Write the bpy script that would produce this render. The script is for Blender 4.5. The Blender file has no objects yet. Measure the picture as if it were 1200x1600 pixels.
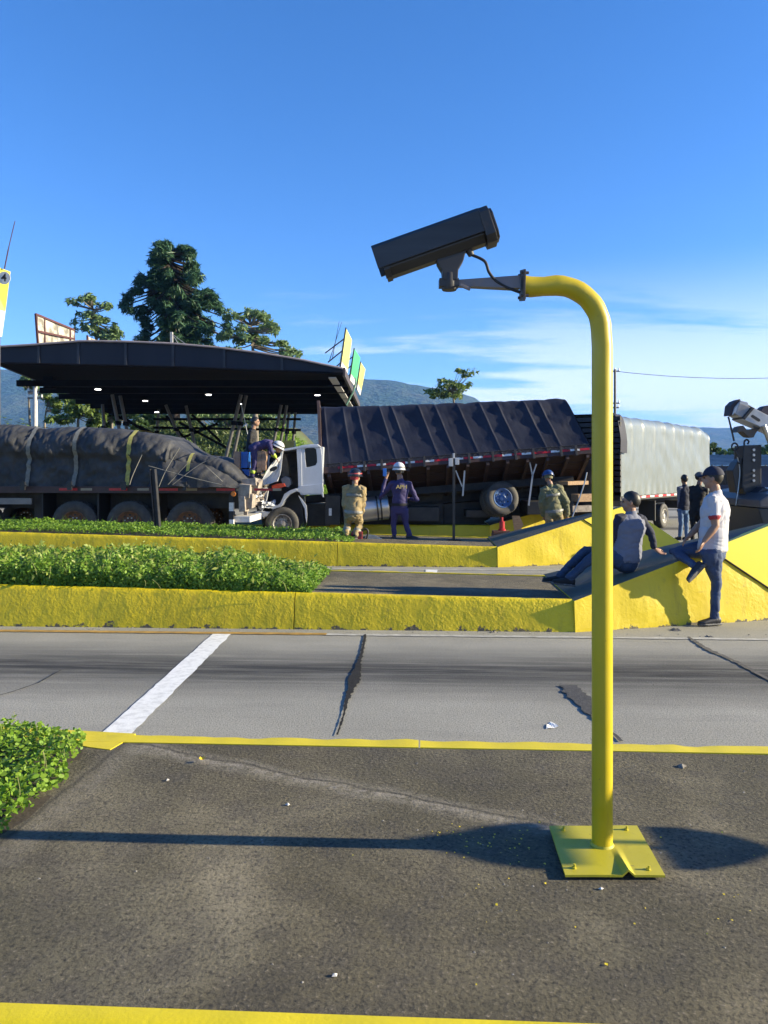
import bpy, bmesh, math, random
import numpy as np
from mathutils import Vector, Matrix, noise
from mathutils.bvhtree import BVHTree
from math import radians as R, sin, cos, pi, tan, atan2, sqrt

random.seed(7); rng = np.random.default_rng(7)
SC = bpy.context.scene
COL = SC.collection

# ------------------------------------------------------------------ camera
FPX = 1200.0; HOR = 735.0; CAMZ = 1.75        # focal length in photo pixels, horizon row, eye height
cam = bpy.data.cameras.new('camera'); cam_o = bpy.data.objects.new('camera', cam); COL.objects.link(cam_o)
cam.sensor_width = 36; cam.lens = 36*FPX/1600; cam.shift_y = -(800-HOR)/1600
cam.clip_start = .05; cam.clip_end = 40000
cam_o.location = (0, 0, CAMZ); cam_o.rotation_euler = (R(90), 0, 0)
SC.camera = cam_o

# ------------------------------------------------------------------ light
SUN_EL = R(17.5); SUN_AZ = atan2(-.050, 1.0)     # direction towards the sun, measured from +X
S = Vector((cos(SUN_EL)*cos(SUN_AZ), cos(SUN_EL)*sin(SUN_AZ), sin(SUN_EL)))
sl = bpy.data.lights.new('sun', 'SUN'); sl.energy = 5.0; sl.angle = R(.53); sl.color = (1, .87, .60)
so = bpy.data.objects.new('sun', sl); COL.objects.link(so); so.rotation_euler = S.to_track_quat('Z', 'Y').to_euler()
so.location = (30, -3, 20)

W = bpy.data.worlds.new('World'); SC.world = W; W.use_nodes = True
nt = W.node_tree; nt.nodes.clear()
def N(tree, typ, **kw):
    n = tree.nodes.new(typ)
    for k, v in kw.items():
        if k.startswith('i_'):
            n.inputs[int(k[2:])].default_value = v
        else: setattr(n, k, v)
    return n
sky = N(nt, 'ShaderNodeTexSky', sky_type='NISHITA', sun_disc=False, sun_elevation=SUN_EL,
        sun_rotation=pi/2 - SUN_AZ, altitude=1500, air_density=1.0, dust_density=.35, ozone_density=3.0)
SKY_STRENGTH = .095
hs = N(nt, 'ShaderNodeHueSaturation'); hs.inputs['Saturation'].default_value = 1.20
skb = N(nt, 'ShaderNodeMix', data_type='RGBA', blend_type='MULTIPLY'); skb.inputs[0].default_value = 1; skb.inputs[7].default_value = (.93, .885, 1.0, 1)   # colour balance of the picture
nt.links.new(sky.outputs[0], skb.inputs[6]); nt.links.new(skb.outputs[2], hs.inputs['Color'])
# thin clouds low over the horizon, thicker towards the sun side: a layer seen in perspective
tc = N(nt, 'ShaderNodeTexCoord'); sep = N(nt, 'ShaderNodeSeparateXYZ'); nt.links.new(tc.outputs['Generated'], sep.inputs[0])
def M_(op, a, b=None, c=None, clamp=False, tree=None):
    tree = tree or nt
    n = N(tree, 'ShaderNodeMath', operation=op, use_clamp=clamp)
    for k, v in enumerate((a, b, c)):
        if v is None: continue
        if hasattr(v, 'links'): tree.links.new(v, n.inputs[k])
        else: n.inputs[k].default_value = v
    return n.outputs[0]
zz = M_('ADD', M_('MAXIMUM', sep.outputs[2], 0.0), .09)
cx_ = M_('DIVIDE', sep.outputs[0], zz); cy_ = M_('DIVIDE', sep.outputs[1], zz)
cmb = N(nt, 'ShaderNodeCombineXYZ'); nt.links.new(cx_, cmb.inputs[0]); nt.links.new(cy_, cmb.inputs[1]); cmb.inputs[2].default_value = 3.1
n1 = N(nt, 'ShaderNodeTexNoise'); n1.inputs['Scale'].default_value = 1.0; n1.inputs['Detail'].default_value = 7; n1.inputs['Roughness'].default_value = .55
n1.inputs['Distortion'].default_value = .4
mp = N(nt, 'ShaderNodeMapping'); mp.inputs['Scale'].default_value = (.42, 1.0, 1); mp.inputs['Location'].default_value = (1.2, 7.3, 0); mp.inputs['Rotation'].default_value = (0, 0, .15)
nt.links.new(cmb.outputs[0], mp.inputs[0]); nt.links.new(mp.outputs[0], n1.inputs['Vector'])
sunside = M_('MULTIPLY_ADD', sep.outputs[0], .36, -.025)
n2 = N(nt, 'ShaderNodeTexNoise'); n2.inputs['Scale'].default_value = 3.2; n2.inputs['Detail'].default_value = 6; n2.inputs['Roughness'].default_value = .62; nt.links.new(mp.outputs[0], n2.inputs['Vector'])
cov = M_('ADD', M_('ADD', n1.outputs[0], sunside), M_('MULTIPLY_ADD', n2.outputs[0], .42, -.21))
cr = N(nt, 'ShaderNodeMapRange', interpolation_type='SMOOTHSTEP'); nt.links.new(cov, cr.inputs[0])
cr.inputs[1].default_value = .45; cr.inputs[2].default_value = .61
low = N(nt, 'ShaderNodeMapRange', interpolation_type='SMOOTHSTEP'); nt.links.new(sep.outputs[2], low.inputs[0])
low.inputs[1].default_value = .05; low.inputs[2].default_value = .27; low.inputs[3].default_value = .74; low.inputs[4].default_value = 0.
cl = M_('MULTIPLY', cr.outputs[0], low.outputs[0])
mx = N(nt, 'ShaderNodeMix', data_type='RGBA'); nt.links.new(cl, mx.inputs[0]); nt.links.new(hs.outputs[0], mx.inputs[6]); mx.inputs[7].default_value = (5.4, 5.45, 5.55, 1)
bg = N(nt, 'ShaderNodeBackground'); bg.inputs[1].default_value = SKY_STRENGTH
nt.links.new(mx.outputs[2], bg.inputs[0])
wo = N(nt, 'ShaderNodeOutputWorld'); nt.links.new(bg.outputs[0], wo.inputs[0])

SC.render.engine = 'CYCLES'
SC.view_settings.view_transform = 'Standard'; SC.view_settings.look = 'None'
SC.view_settings.gamma = 1; SC.view_settings.use_curve_mapping = False
SC.view_settings.exposure = 1.6
SC.cycles.use_denoising = True
SC.cycles.max_bounces = 6; SC.cycles.diffuse_bounces = 3; SC.cycles.glossy_bounces = 3; SC.cycles.transmission_bounces = 4
SC.cycles.volume_bounces = 0; SC.cycles.transparent_max_bounces = 8

# ------------------------------------------------------------------ helpers
def at(px, py, Y):                    # the point at depth Y that the photo shows at (px, py)
    return Vector(((px-600)/FPX*Y, Y, CAMZ + (HOR-py)/FPX*Y))
TH = math.atan(-.05)                  # the lanes run almost square to the view
LANE = Matrix.Rotation(TH, 4, 'Z')
def uv_of(X, Y):
    p = LANE.inverted() @ Vector((X, Y, 0)); return p.x, p.y

class MB:
    def __init__(s): s.v = []; s.f = []; s.m = []
    def add(s, vs, fs, mi=0, mat=None):
        o = len(s.v)
        s.v += [tuple(mat @ Vector(p)) if mat else tuple(p) for p in vs]
        s.f += [tuple(i+o for i in f) for f in fs]; s.m += [mi]*len(fs)
        return s
    def box(s, lo, hi, mi=0, mat=None):
        x0, y0, z0 = lo; x1, y1, z1 = hi
        return s.add([(x0,y0,z0),(x1,y0,z0),(x1,y1,z0),(x0,y1,z0),(x0,y0,z1),(x1,y0,z1),(x1,y1,z1),(x0,y1,z1)],
            [(0,3,2,1),(4,5,6,7),(0,1,5,4),(1,2,6,5),(2,3,7,6),(3,0,4,7)], mi, mat)
    def beam(s, a, b, w, h, mi=0, up=(0,0,1)):
        a = Vector(a); b = Vector(b); d = (b-a).normalized(); u = Vector(up)
        if abs(d.dot(u)) > .98: u = Vector((0,1,0))
        r = d.cross(u).normalized(); u = r.cross(d).normalized()
        vs = [p + r*sx*w/2 + u*sz*h/2 for p in (a, b) for sx, sz in ((-1,-1),(1,-1),(1,1),(-1,1))]
        return s.add(vs, [(0,1,2,3),(7,6,5,4),(0,4,5,1),(1,5,6,2),(2,6,7,3),(3,7,4,0)], mi)
    def tube(s, pts, r, n=10, mi=0, caps=True):
        pts = [Vector(p) for p in pts]; k = len(pts)
        rs = r if hasattr(r, '__len__') else [r]*k
        t0 = (pts[1]-pts[0]).normalized()
        ref = Vector((0,0,1)) if abs(t0.z) < .9 else Vector((1,0,0))
        x = t0.cross(ref).normalized(); vs = []
        for i, p in enumerate(pts):
            t = ((pts[min(i+1,k-1)]-pts[max(i-1,0)])).normalized()
            x = (x - t*x.dot(t)).normalized(); y = t.cross(x)
            vs += [p + (x*cos(2*pi*j/n) + y*sin(2*pi*j/n))*rs[i] for j in range(n)]
        fs = [(i*n+j, i*n+(j+1)%n, (i+1)*n+(j+1)%n, (i+1)*n+j) for i in range(k-1) for j in range(n)]
        if caps: fs += [tuple(range(n))[::-1], tuple((k-1)*n+j for j in range(n))]
        return s.add(vs, fs, mi)
    def lathe(s, prof, mat=None, n=24, mi=0, close=True):    # prof: (r, y) pairs about the local Y axis
        vs = []; k = len(prof)
        for r, y in prof: vs += [(r*cos(2*pi*j/n), y, r*sin(2*pi*j/n)) for j in range(n)]
        fs = [(i*n+j, i*n+(j+1)%n, (i+1)*n+(j+1)%n, (i+1)*n+j) for i in range(k-1) for j in range(n)]
        if close: fs += [tuple(range(n))[::-1], tuple((k-1)*n+j for j in range(n))]
        return s.add(vs, fs, mi, mat)
    def prism(s, poly, a, b, mi=0, axis='y', mat=None):     # outline in two axes, swept along the third
        n = len(poly)
        def P(p, t): return {'y': (p[0], t, p[1]), 'x': (t, p[0], p[1]), 'z': (p[0], p[1], t)}[axis]
        vs = [P(p, a) for p in poly] + [P(p, b) for p in poly]
        fs = [tuple(range(n)), tuple(range(2*n-1, n-1, -1))] + [(i, i+n, (i+1)%n+n, (i+1)%n) for i in range(n)]
        return s.add(vs, fs, mi, mat)
    def grid(s, fn, nu, nv, mi=0, closeu=False):
        vs = [fn(i/nu, j/nv) for i in range(nu+1) for j in range(nv+1)]
        fs = [(i*(nv+1)+j, (i+1)*(nv+1)+j, (i+1)*(nv+1)+j+1, i*(nv+1)+j+1) for i in range(nu) for j in range(nv)]
        return s.add(vs, fs, mi)
    def ball(s, c, r, n=12, m=8, mi=0, mat=None):
        rx, ry, rz = r if hasattr(r, '__len__') else (r, r, r); c = Vector(c); vs = [c+Vector((0,0,rz))]
        for i in range(1, m):
            a = pi*i/m
            vs += [c+Vector((rx*sin(a)*cos(2*pi*j/n), ry*sin(a)*sin(2*pi*j/n), rz*cos(a))) for j in range(n)]
        vs.append(c-Vector((0,0,rz))); L = len(vs)-1
        fs = [(0, 1+j, 1+(j+1)%n) for j in range(n)]
        fs += [(1+i*n+j, 1+(i+1)*n+j, 1+(i+1)*n+(j+1)%n, 1+i*n+(j+1)%n) for i in range(m-2) for j in range(n)]
        fs += [(1+(m-2)*n+(j+1)%n, 1+(m-2)*n+j, L) for j in range(n)]
        return s.add(vs, fs, mi, mat)

WM = {}                                # world matrices of things, by name
def wmat(o): return WM.get(o.name, Matrix.Identity(4))
def tag(o, label=None, cat=None, group=None, kind=None):
    if label: o['label'] = label
    if cat: o['category'] = cat
    if group: o['group'] = group
    if kind: o['kind'] = kind
    return o
def link(o, parent=None):
    COL.objects.link(o)
    if parent is not None: o.parent = parent
    return o
def fix_normals(me):
    bm = bmesh.new(); bm.from_mesh(me); bmesh.ops.recalc_face_normals(bm, faces=bm.faces); bm.to_mesh(me); bm.free()
def obj(name, mb, mats, parent=None, world=True, smooth=None, bevel=0, recalc=True, M=None):
    """one mesh object; coordinates are world ones unless world=False (then they are the parent's)"""
    me = bpy.data.meshes.new(name)
    vs = mb.v
    Mx = M or Matrix.Identity(4)
    o = bpy.data.objects.new(name, None if False else me)
    link(o, parent)
    if parent is not None and world:
        inv = wmat(parent).inverted(); vs = [tuple(inv @ (Mx @ Vector(p))) for p in vs]
    elif M is not None: vs = [tuple(Mx @ Vector(p)) for p in vs]
    WM[o.name] = wmat(parent) if parent is not None else Matrix.Identity(4)
    me.from_pydata(vs, [], mb.f)
    for m in (mats if isinstance(mats, (list, tuple)) else [mats]): me.materials.append(m)
    if any(mb.m): me.polygons.foreach_set('material_index', mb.m)
    if recalc: fix_normals(me)
    if bevel:
        bm = bmesh.new(); bm.from_mesh(me)
        es = [e for e in bm.edges if len(e.link_faces) == 2 and e.calc_face_angle(0) > R(30)]
        bmesh.ops.bevel(bm, geom=es, offset=bevel, segments=2, profile=.7, affect='EDGES', clamp_overlap=True)
        bm.to_mesh(me); bm.free()
    if smooth is not None:
        me.polygons.foreach_set('use_smooth', [True]*len(me.polygons))
        if smooth < 180: me.set_sharp_from_angle(angle=R(smooth))
    me.update()
    return o
def set_origin(o, p):                  # move a top-level mesh's origin to its base
    p = Vector(p); o.data.transform(Matrix.Translation(-p)); o.location = p; WM[o.name] = Matrix.Translation(p); return o
def thing(name, label, cat, loc=(0,0,0), rotz=0, group=None, M=None):
    o = bpy.data.objects.new(name, None); link(o); o.empty_display_size = .3
    Mx = M if M is not None else Matrix.Translation(loc) @ Matrix.Rotation(rotz, 4, 'Z')
    o.matrix_world = Mx; WM[o.name] = Mx.copy()
    return tag(o, label, cat, group)
def copy_tree(o, parent=None):
    c = o.copy(); COL.objects.link(c); c.parent = parent
    for ch in [x for x in bpy.data.objects if x.parent == o]: copy_tree(ch, c)
    return c
def np_mesh(name, V, F, mats, parent=None, mi=None, smooth=False):    # V (n,3), F (m,k) arrays
    me = bpy.data.meshes.new(name); V = np.asarray(V, np.float32); F = np.asarray(F, np.int32)
    if parent is not None:
        inv = np.array(wmat(parent).inverted()); V = (V @ inv[:3,:3].T + inv[:3,3]).astype(np.float32)
    m, k = F.shape
    me.vertices.add(len(V)); me.vertices.foreach_set('co', V.ravel())
    me.loops.add(m*k); me.loops.foreach_set('vertex_index', F.ravel())
    me.polygons.add(m); me.polygons.foreach_set('loop_start', np.arange(0, m*k, k, dtype=np.int32))
    try: me.polygons.foreach_set('loop_total', np.full(m, k, np.int32))
    except Exception: pass
    for x in (mats if isinstance(mats, (list, tuple)) else [mats]): me.materials.append(x)
    if mi is not None: me.polygons.foreach_set('material_index', np.asarray(mi, np.int32))
    if smooth: me.polygons.foreach_set('use_smooth', np.ones(m, bool))
    me.update(calc_edges=True); me.validate()
    o = bpy.data.objects.new(name, me); link(o, parent); WM[o.name] = wmat(parent) if parent is not None else Matrix.Identity(4)
    return o

# ------------------------------------------------------------------ materials
MATS = {}
def srgb(*c):                          # 0-255 picture values to linear
    return tuple(((x/255)/12.92 if x/255 <= .04045 else ((x/255+.055)/1.055)**2.4) for x in c)
def mat(name, col, rough=.6, metal=0, var=.25, scale=4., bump=0., bscale=60., bdist=.01, col2=None, spec=.5, stretch=(1,1,1),
        lo=.35, hi=.65, emit=0, alpha=None, coord='Object', detail=6, island=0, trans=0, sheen=0, subs=0):
    if name in MATS: return MATS[name]
    m = bpy.data.materials.new(name); m.use_nodes = True; t = m.node_tree; p = t.nodes['Principled BSDF']
    c2 = col2 or tuple(x*(1-var) for x in col)
    tcx = N(t, 'ShaderNodeTexCoord'); mp_ = N(t, 'ShaderNodeMapping'); mp_.inputs['Scale'].default_value = stretch
    t.links.new(tcx.outputs[coord], mp_.inputs[0])
    nz = N(t, 'ShaderNodeTexNoise'); nz.inputs['Scale'].default_value = scale; nz.inputs['Detail'].default_value = detail; nz.inputs['Roughness'].default_value = .6
    t.links.new(mp_.outputs[0], nz.inputs['Vector'])
    mr = N(t, 'ShaderNodeMapRange'); t.links.new(nz.outputs[0], mr.inputs[0]); mr.inputs[1].default_value = lo; mr.inputs[2].default_value = hi
    mixf = mr.outputs[0]
    if island:
        g = N(t, 'ShaderNodeNewGeometry')
        mixf = M_('MULTIPLY_ADD', g.outputs['Random Per Island'], island, M_('MULTIPLY', mixf, 1-island, tree=t), tree=t)
    mixn = N(t, 'ShaderNodeMix', data_type='RGBA'); t.links.new(mixf, mixn.inputs[0])
    mixn.inputs[6].default_value = (*col, 1); mixn.inputs[7].default_value = (*c2, 1)
    t.links.new(mixn.outputs[2], p.inputs['Base Color'])
    p.inputs['Roughness'].default_value = rough; p.inputs['Metallic'].default_value = metal; p.inputs['Specular IOR Level'].default_value = spec
    if sheen: p.inputs['Sheen Weight'].default_value = sheen
    if emit: p.inputs['Emission Color'].default_value = (*col, 1); p.inputs['Emission Strength'].default_value = emit
    if alpha is not None: p.inputs['Alpha'].default_value = alpha
    if trans: p.inputs['Transmission Weight'].default_value = trans
    if bump:
        nb = N(t, 'ShaderNodeTexNoise'); nb.inputs['Scale'].default_value = bscale; nb.inputs['Detail'].default_value = 5; nb.inputs['Roughness'].default_value = .62
        t.links.new(mp_.outputs[0], nb.inputs['Vector'])
        b = N(t, 'ShaderNodeBump'); b.inputs['Strength'].default_value = bump; b.inputs['Distance'].default_value = bdist
        t.links.new(nb.outputs[0], b.inputs['Height']); t.links.new(b.outputs[0], p.inputs['Normal'])
    MATS[name] = m; return m
def leafmat(name, c1, c2, rough=.5, tl=.35, scale=1.2):
    m = bpy.data.materials.new(name); m.use_nodes = True; t = m.node_tree; p = t.nodes['Principled BSDF']
    g = N(t, 'ShaderNodeNewGeometry'); tcx = N(t, 'ShaderNodeTexCoord')
    nz = N(t, 'ShaderNodeTexNoise'); nz.inputs['Scale'].default_value = scale; t.links.new(tcx.outputs['Object'], nz.inputs['Vector'])
    f = M_('MULTIPLY_ADD', g.outputs['Random Per Island'], .55, M_('MULTIPLY', nz.outputs[0], .5, tree=t), tree=t, clamp=True)
    mixn = N(t, 'ShaderNodeMix', data_type='RGBA'); t.links.new(f, mixn.inputs[0]); mixn.inputs[6].default_value = (*c1, 1); mixn.inputs[7].default_value = (*c2, 1)
    t.links.new(mixn.outputs[2], p.inputs['Base Color']); p.inputs['Roughness'].default_value = rough; p.inputs['Specular IOR Level'].default_value = .35
    tr = N(t, 'ShaderNodeBsdfTranslucent'); t.links.new(mixn.outputs[2], tr.inputs[0])
    ms = N(t, 'ShaderNodeMixShader'); ms.inputs[0].default_value = tl
    t.links.new(p.outputs[0], ms.inputs[1]); t.links.new(tr.outputs[0], ms.inputs[2])
    t.links.new(ms.outputs[0], t.nodes['Material Output'].inputs[0]); MATS[name] = m; return m
# ================================================================== SETTING
def ramp(t, src, pts):
    r = N(t, 'ShaderNodeValToRGB'); e = r.color_ramp.elements
    while len(e) < len(pts): e.new(.5)
    for k, (pos, c) in enumerate(pts): e[k].position = pos; e[k].color = (*c, 1) if hasattr(c, '__len__') else (c, c, c, 1)
    t.links.new(src, r.inputs[0]); return r.outputs[0]
def noise_n(t, vec, scale, detail=6, rough=.6, dist=0):
    n = N(t, 'ShaderNodeTexNoise'); n.inputs['Scale'].default_value = scale; n.inputs['Detail'].default_value = detail
    n.inputs['Roughness'].default_value = rough; n.inputs['Distortion'].default_value = dist; t.links.new(vec, n.inputs['Vector']); return n.outputs[0]
def mapped(t, vec, sc=(1,1,1), loc=(0,0,0), rot=(0,0,0)):
    m = N(t, 'ShaderNodeMapping'); m.inputs['Scale'].default_value = sc; m.inputs['Location'].default_value = loc; m.inputs['Rotation'].default_value = rot
    t.links.new(vec, m.inputs[0]); return m.outputs[0]
def mixc(t, f, a, b, mode='MIX'):
    n = N(t, 'ShaderNodeMix', data_type='RGBA', blend_type=mode)
    for k, v in ((0, f), (6, a), (7, b)):
        if hasattr(v, 'links'): t.links.new(v, n.inputs[k])
        elif hasattr(v, '__len__'): n.inputs[k].default_value = (*v, 1)
        else: n.inputs[k].default_value = v
    return n.outputs[2]
def bumps(t, p, items):
    prev = None
    for h, st, d in items:
        b = N(t, 'ShaderNodeBump'); b.inputs['Strength'].default_value = st; b.inputs['Distance'].default_value = d
        t.links.new(h, b.inputs['Height'])
        if prev: t.links.new(prev, b.inputs['Normal'])
        prev = b.outputs[0]
    t.links.new(prev, p.inputs['Normal'])
def newmat(name):
    m = bpy.data.materials.new(name); m.use_nodes = True; t = m.node_tree; MATS[name] = m
    tcx = N(t, 'ShaderNodeTexCoord'); return m, t, t.nodes['Principled BSDF'], tcx.outputs['Object']

def road_material():
    m, t, p, v = newmat('road_asphalt')
    big = noise_n(t, v, .55, 5); fine = noise_n(t, v, 78, 5, .78); mid = noise_n(t, mapped(t, v, (.35, 1.6, 1)), 3.0, 6, .65)
    c = ramp(t, big, [(.3, (.275, .265, .225)), (.7, (.36, .345, .295))])
    c = mixc(t, M_('MULTIPLY', ramp(t, fine, [(.38, 1.), (.52, 0.)]), .75, tree=t), c, (.08, .078, .07))
    c = mixc(t, M_('MULTIPLY', ramp(t, fine, [(.6, 0.), (.75, 1.)]), .35, tree=t), c, (.38, .38, .36))
    # rubber laid down in the middle of every lane
    s = N(t, 'ShaderNodeSeparateXYZ'); t.links.new(v, s.inputs[0])
    wob = M_('MULTIPLY', M_('SUBTRACT', noise_n(t, mapped(t, v, (.25, .6, 1)), 1.6, 4), .5, tree=t), .55, tree=t)
    vv = M_('ADD', M_('SUBTRACT', s.outputs[1], 6.72-2.8+56, tree=t), wob, tree=t)
    d = M_('ABSOLUTE', M_('SUBTRACT', M_('MODULO', M_('ADD', vv, 112, tree=t), 5.6, tree=t), 2.8, tree=t), tree=t)
    band = ramp(t, d, [(.10, 1.), (.5, .55), (1.0, 0.)])
    streak = noise_n(t, mapped(t, v, (.14, 2.6, 1)), 4.0, 7, .72)
    k = M_('MULTIPLY', band, ramp(t, streak, [(.3, .45), (.55, 1.)]), tree=t)
    c = mixc(t, M_('MULTIPLY', k, 1.0, tree=t), c, (.035, .034, .032))
    c = mixc(t, M_('MULTIPLY', ramp(t, mid, [(.55, 0.), (.72, 1.)]), .3, tree=t), c, (.12, .12, .12))
    t.links.new(c, p.inputs['Base Color']); p.inputs['Roughness'].default_value = .8; p.inputs['Specular IOR Level'].default_value = .3
    bumps(t, p, [(noise_n(t, v, 95, 4, .7), .55, .010), (noise_n(t, v, 14, 4), .12, .012)])
    return m
def island_material():
    m, t, p, v = newmat('island_paving')
    big = noise_n(t, v, 1.1, 6, .6, .5); med = noise_n(t, v, 6, 6, .65); fine = noise_n(t, v, 58, 6, .75)
    vo = N(t, 'ShaderNodeTexVoronoi'); vo.inputs['Scale'].default_value = 62; t.links.new(v, vo.inputs['Vector'])
    huge = noise_n(t, v, .45, 4, .55, .8)
    c = ramp(t, big, [(.28, (.070, .061, .038)), (.48, (.136, .118, .077)), (.70, (.245, .215, .148))])
    c = mixc(t, M_('MULTIPLY', ramp(t, huge, [(.42, 1.), (.58, 0.)]), .55, tree=t), c, (.055, .053, .038))
    c = mixc(t, M_('MULTIPLY', ramp(t, med, [(.35, 1.), (.55, 0.)]), .5, tree=t), c, (.07, .063, .056))
    c = mixc(t, M_('MULTIPLY', ramp(t, fine, [(.36, 1.), (.5, 0.)]), .9, tree=t), c, (.035, .032, .028))
    c = mixc(t, M_('MULTIPLY', ramp(t, fine, [(.58, 0.), (.70, 1.)]), .6, tree=t), c, (.34, .29, .23))
    s = N(t, 'ShaderNodeSeparateXYZ'); t.links.new(v, s.inputs[0])
    def line(a, b, w, colr, k, wob=.10):       # worn joint from a to b (lane coordinates)
        nonlocal c
        dx, dy = b[0]-a[0], b[1]-a[1]; L = sqrt(dx*dx+dy*dy); nx, ny = -dy/L, dx/L
        dd = M_('ADD', M_('MULTIPLY', M_('SUBTRACT', s.outputs[0], a[0], tree=t), nx, tree=t), M_('MULTIPLY', M_('SUBTRACT', s.outputs[1], a[1], tree=t), ny, tree=t), tree=t)
        al = M_('ADD', M_('MULTIPLY', M_('SUBTRACT', s.outputs[0], a[0], tree=t), dx/L, tree=t), M_('MULTIPLY', M_('SUBTRACT', s.outputs[1], a[1], tree=t), dy/L, tree=t), tree=t)
        dd = M_('ABSOLUTE', M_('ADD', dd, M_('MULTIPLY', M_('SUBTRACT', noise_n(t, v, 4, 5), .5, tree=t), wob, tree=t), tree=t), tree=t)
        k1 = ramp(t, M_('DIVIDE', dd, w, tree=t), [(0, 1.), (1, 0.)])
        ends = M_('MULTIPLY', M_('GREATER_THAN', al, 0, tree=t), M_('LESS_THAN', al, L, tree=t), tree=t)
        k1 = M_('MULTIPLY', M_('MULTIPLY', k1, ends, tree=t), M_('MULTIPLY', ramp(t, noise_n(t, v, 22, 5, .7), [(.35, .1), (.6, 1.)]), k, tree=t), tree=t)
        c = mixc(t, k1, c, colr)
    line((-1.5, 3.98), (.62, 3.12), .10, (.30, .27, .22), .8); line((-1.5, 4.01), (.62, 3.15), .018, (.025, .024, .02), 1.)
    line((-1.58, 4.04), (-1.66, 2.75), .020, (.015, .015, .013), 1.4, .06); line((-1.52, 4.0), (-1.6, 2.75), .14, (.22, .20, .165), .6)
    t.links.new(c, p.inputs['Base Color']); p.inputs['Roughness'].default_value = .9; p.inputs['Specular IOR Level'].default_value = .25
    bumps(t, p, [(med, .35, .02), (fine, .8, .018), (vo.outputs['Distance'], .35, .008)])
    return m
def kerb_material(name, rough_scale=34, st=.9, dirt=True, smoothpaint=False):
    m, t, p, v = newmat(name)
    big = noise_n(t, v, 1.7, 5); lump = noise_n(t, v, rough_scale, 4, .55, .3)
    c = ramp(t, big, [(.3, (.52, .395, .009)), (.7, (.61, .475, .012))])
    if dirt:
        s = N(t, 'ShaderNodeSeparateXYZ'); t.links.new(v, s.inputs[0])
        h = M_('SUBTRACT', s.outputs[2], M_('MULTIPLY', M_('SUBTRACT', noise_n(t, v, 5, 6, .75), .50, tree=t), .40, tree=t), tree=t)
        c = mixc(t, ramp(t, h, [(.0, 1.), (.005, 0.)]), c, (.09, .075, .045))
        c = mixc(t, M_('MULTIPLY', ramp(t, noise_n(t, v, 5.5, 7, .7), [(.62, 0.), (.68, 1.)]), .35, tree=t), c, (.25, .18, .04))
    if dirt:
        run = noise_n(t, mapped(t, v, (3.2, 3.2, .35)), 2.2, 6, .7)
        c = mixc(t, M_('MULTIPLY', ramp(t, run, [(.56, 0.), (.74, 1.)]), .38, tree=t), c, (.22, .15, .03))
        sc = noise_n(t, mapped(t, v, (.5, .5, 7)), 3.3, 6, .75)
        c = mixc(t, M_('MULTIPLY', ramp(t, sc, [(.66, 0.), (.72, 1.)]), .55, tree=t), c, (.08, .07, .05))
    t.links.new(c, p.inputs['Base Color']); p.inputs['Roughness'].default_value = .5; p.inputs['Specular IOR Level'].default_value = .4
    soft = ramp(t, noise_n(t, v, 2.6, 4), [(.38, .25), (.62, 1.)])
    hgt = M_('MULTIPLY', M_('ADD', M_('MULTIPLY', lump, .75, tree=t), M_('MULTIPLY', noise_n(t, v, rough_scale*.37, 3), .5, tree=t), tree=t), soft, tree=t)
    bumps(t, p, [(hgt, st, .02), (noise_n(t, v, 150, 3), .2, .004)])
    return m
M_ROAD = road_material(); M_ISL = island_material()
M_KERB = kerb_material('kerb_yellow_stucco', 34, .7); M_WEDGE = kerb_material('ramp_yellow_stucco', 24, .34)
M_PAINT = mat('yellow_paint', (.68, .54, .010), rough=.5, var=.12, scale=6, bump=.25, bscale=70, bdist=.006)
M_SMOOTHY = mat('smooth_yellow_paint', (.66, .53, .010), rough=.45, var=.05, scale=2, bump=.08, bscale=60, bdist=.004)
M_CONC = mat('grey_concrete', (.11, .105, .098), rough=.85, var=.3, scale=3, bump=.4, bscale=60)
M_WHITE = mat('white_road_paint', (.72, .72, .69), rough=.7, var=.35, scale=14, bump=.3, bscale=60, lo=.45, hi=.75)
M_ORANGE = mat('faded_orange_road_paint', (.42, .25, .06), rough=.75, var=.4, scale=10, bump=.3, bscale=60)
M_GREYW = mat('worn_white_road_paint', (.45, .44, .40), rough=.8, var=.4, scale=10, bump=.3, bscale=60)
M_TAR = mat('tar', (.030, .029, .028), rough=.92, spec=.15, var=.4, scale=30, bump=.5, bscale=70)
M_SOIL = mat('soil', (.06, .045, .03), rough=.95, var=.4, scale=8, bump=.5, bscale=40)

# --- ground and road
g = MB()
g.grid(lambda a, b: ((a-.5)*26000, (b-.5)*26000, -.012), 40, 40)
ground = tag(obj('ground', g, mat('ground_grass', (.07, .10, .03), rough=.95, col2=(.11, .10, .05), scale=.05, bump=.3, bscale=3)), kind='structure')
g = MB(); g.add([(-70, -12, 0), (75, -12, 0), (75, 46, 0), (-70, 46, 0)], [(0,1,2,3)])
road = obj('road', g, M_ROAD, recalc=False); road.matrix_world = LANE; WM['road'] = LANE.copy(); tag(road, kind='structure')

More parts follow.
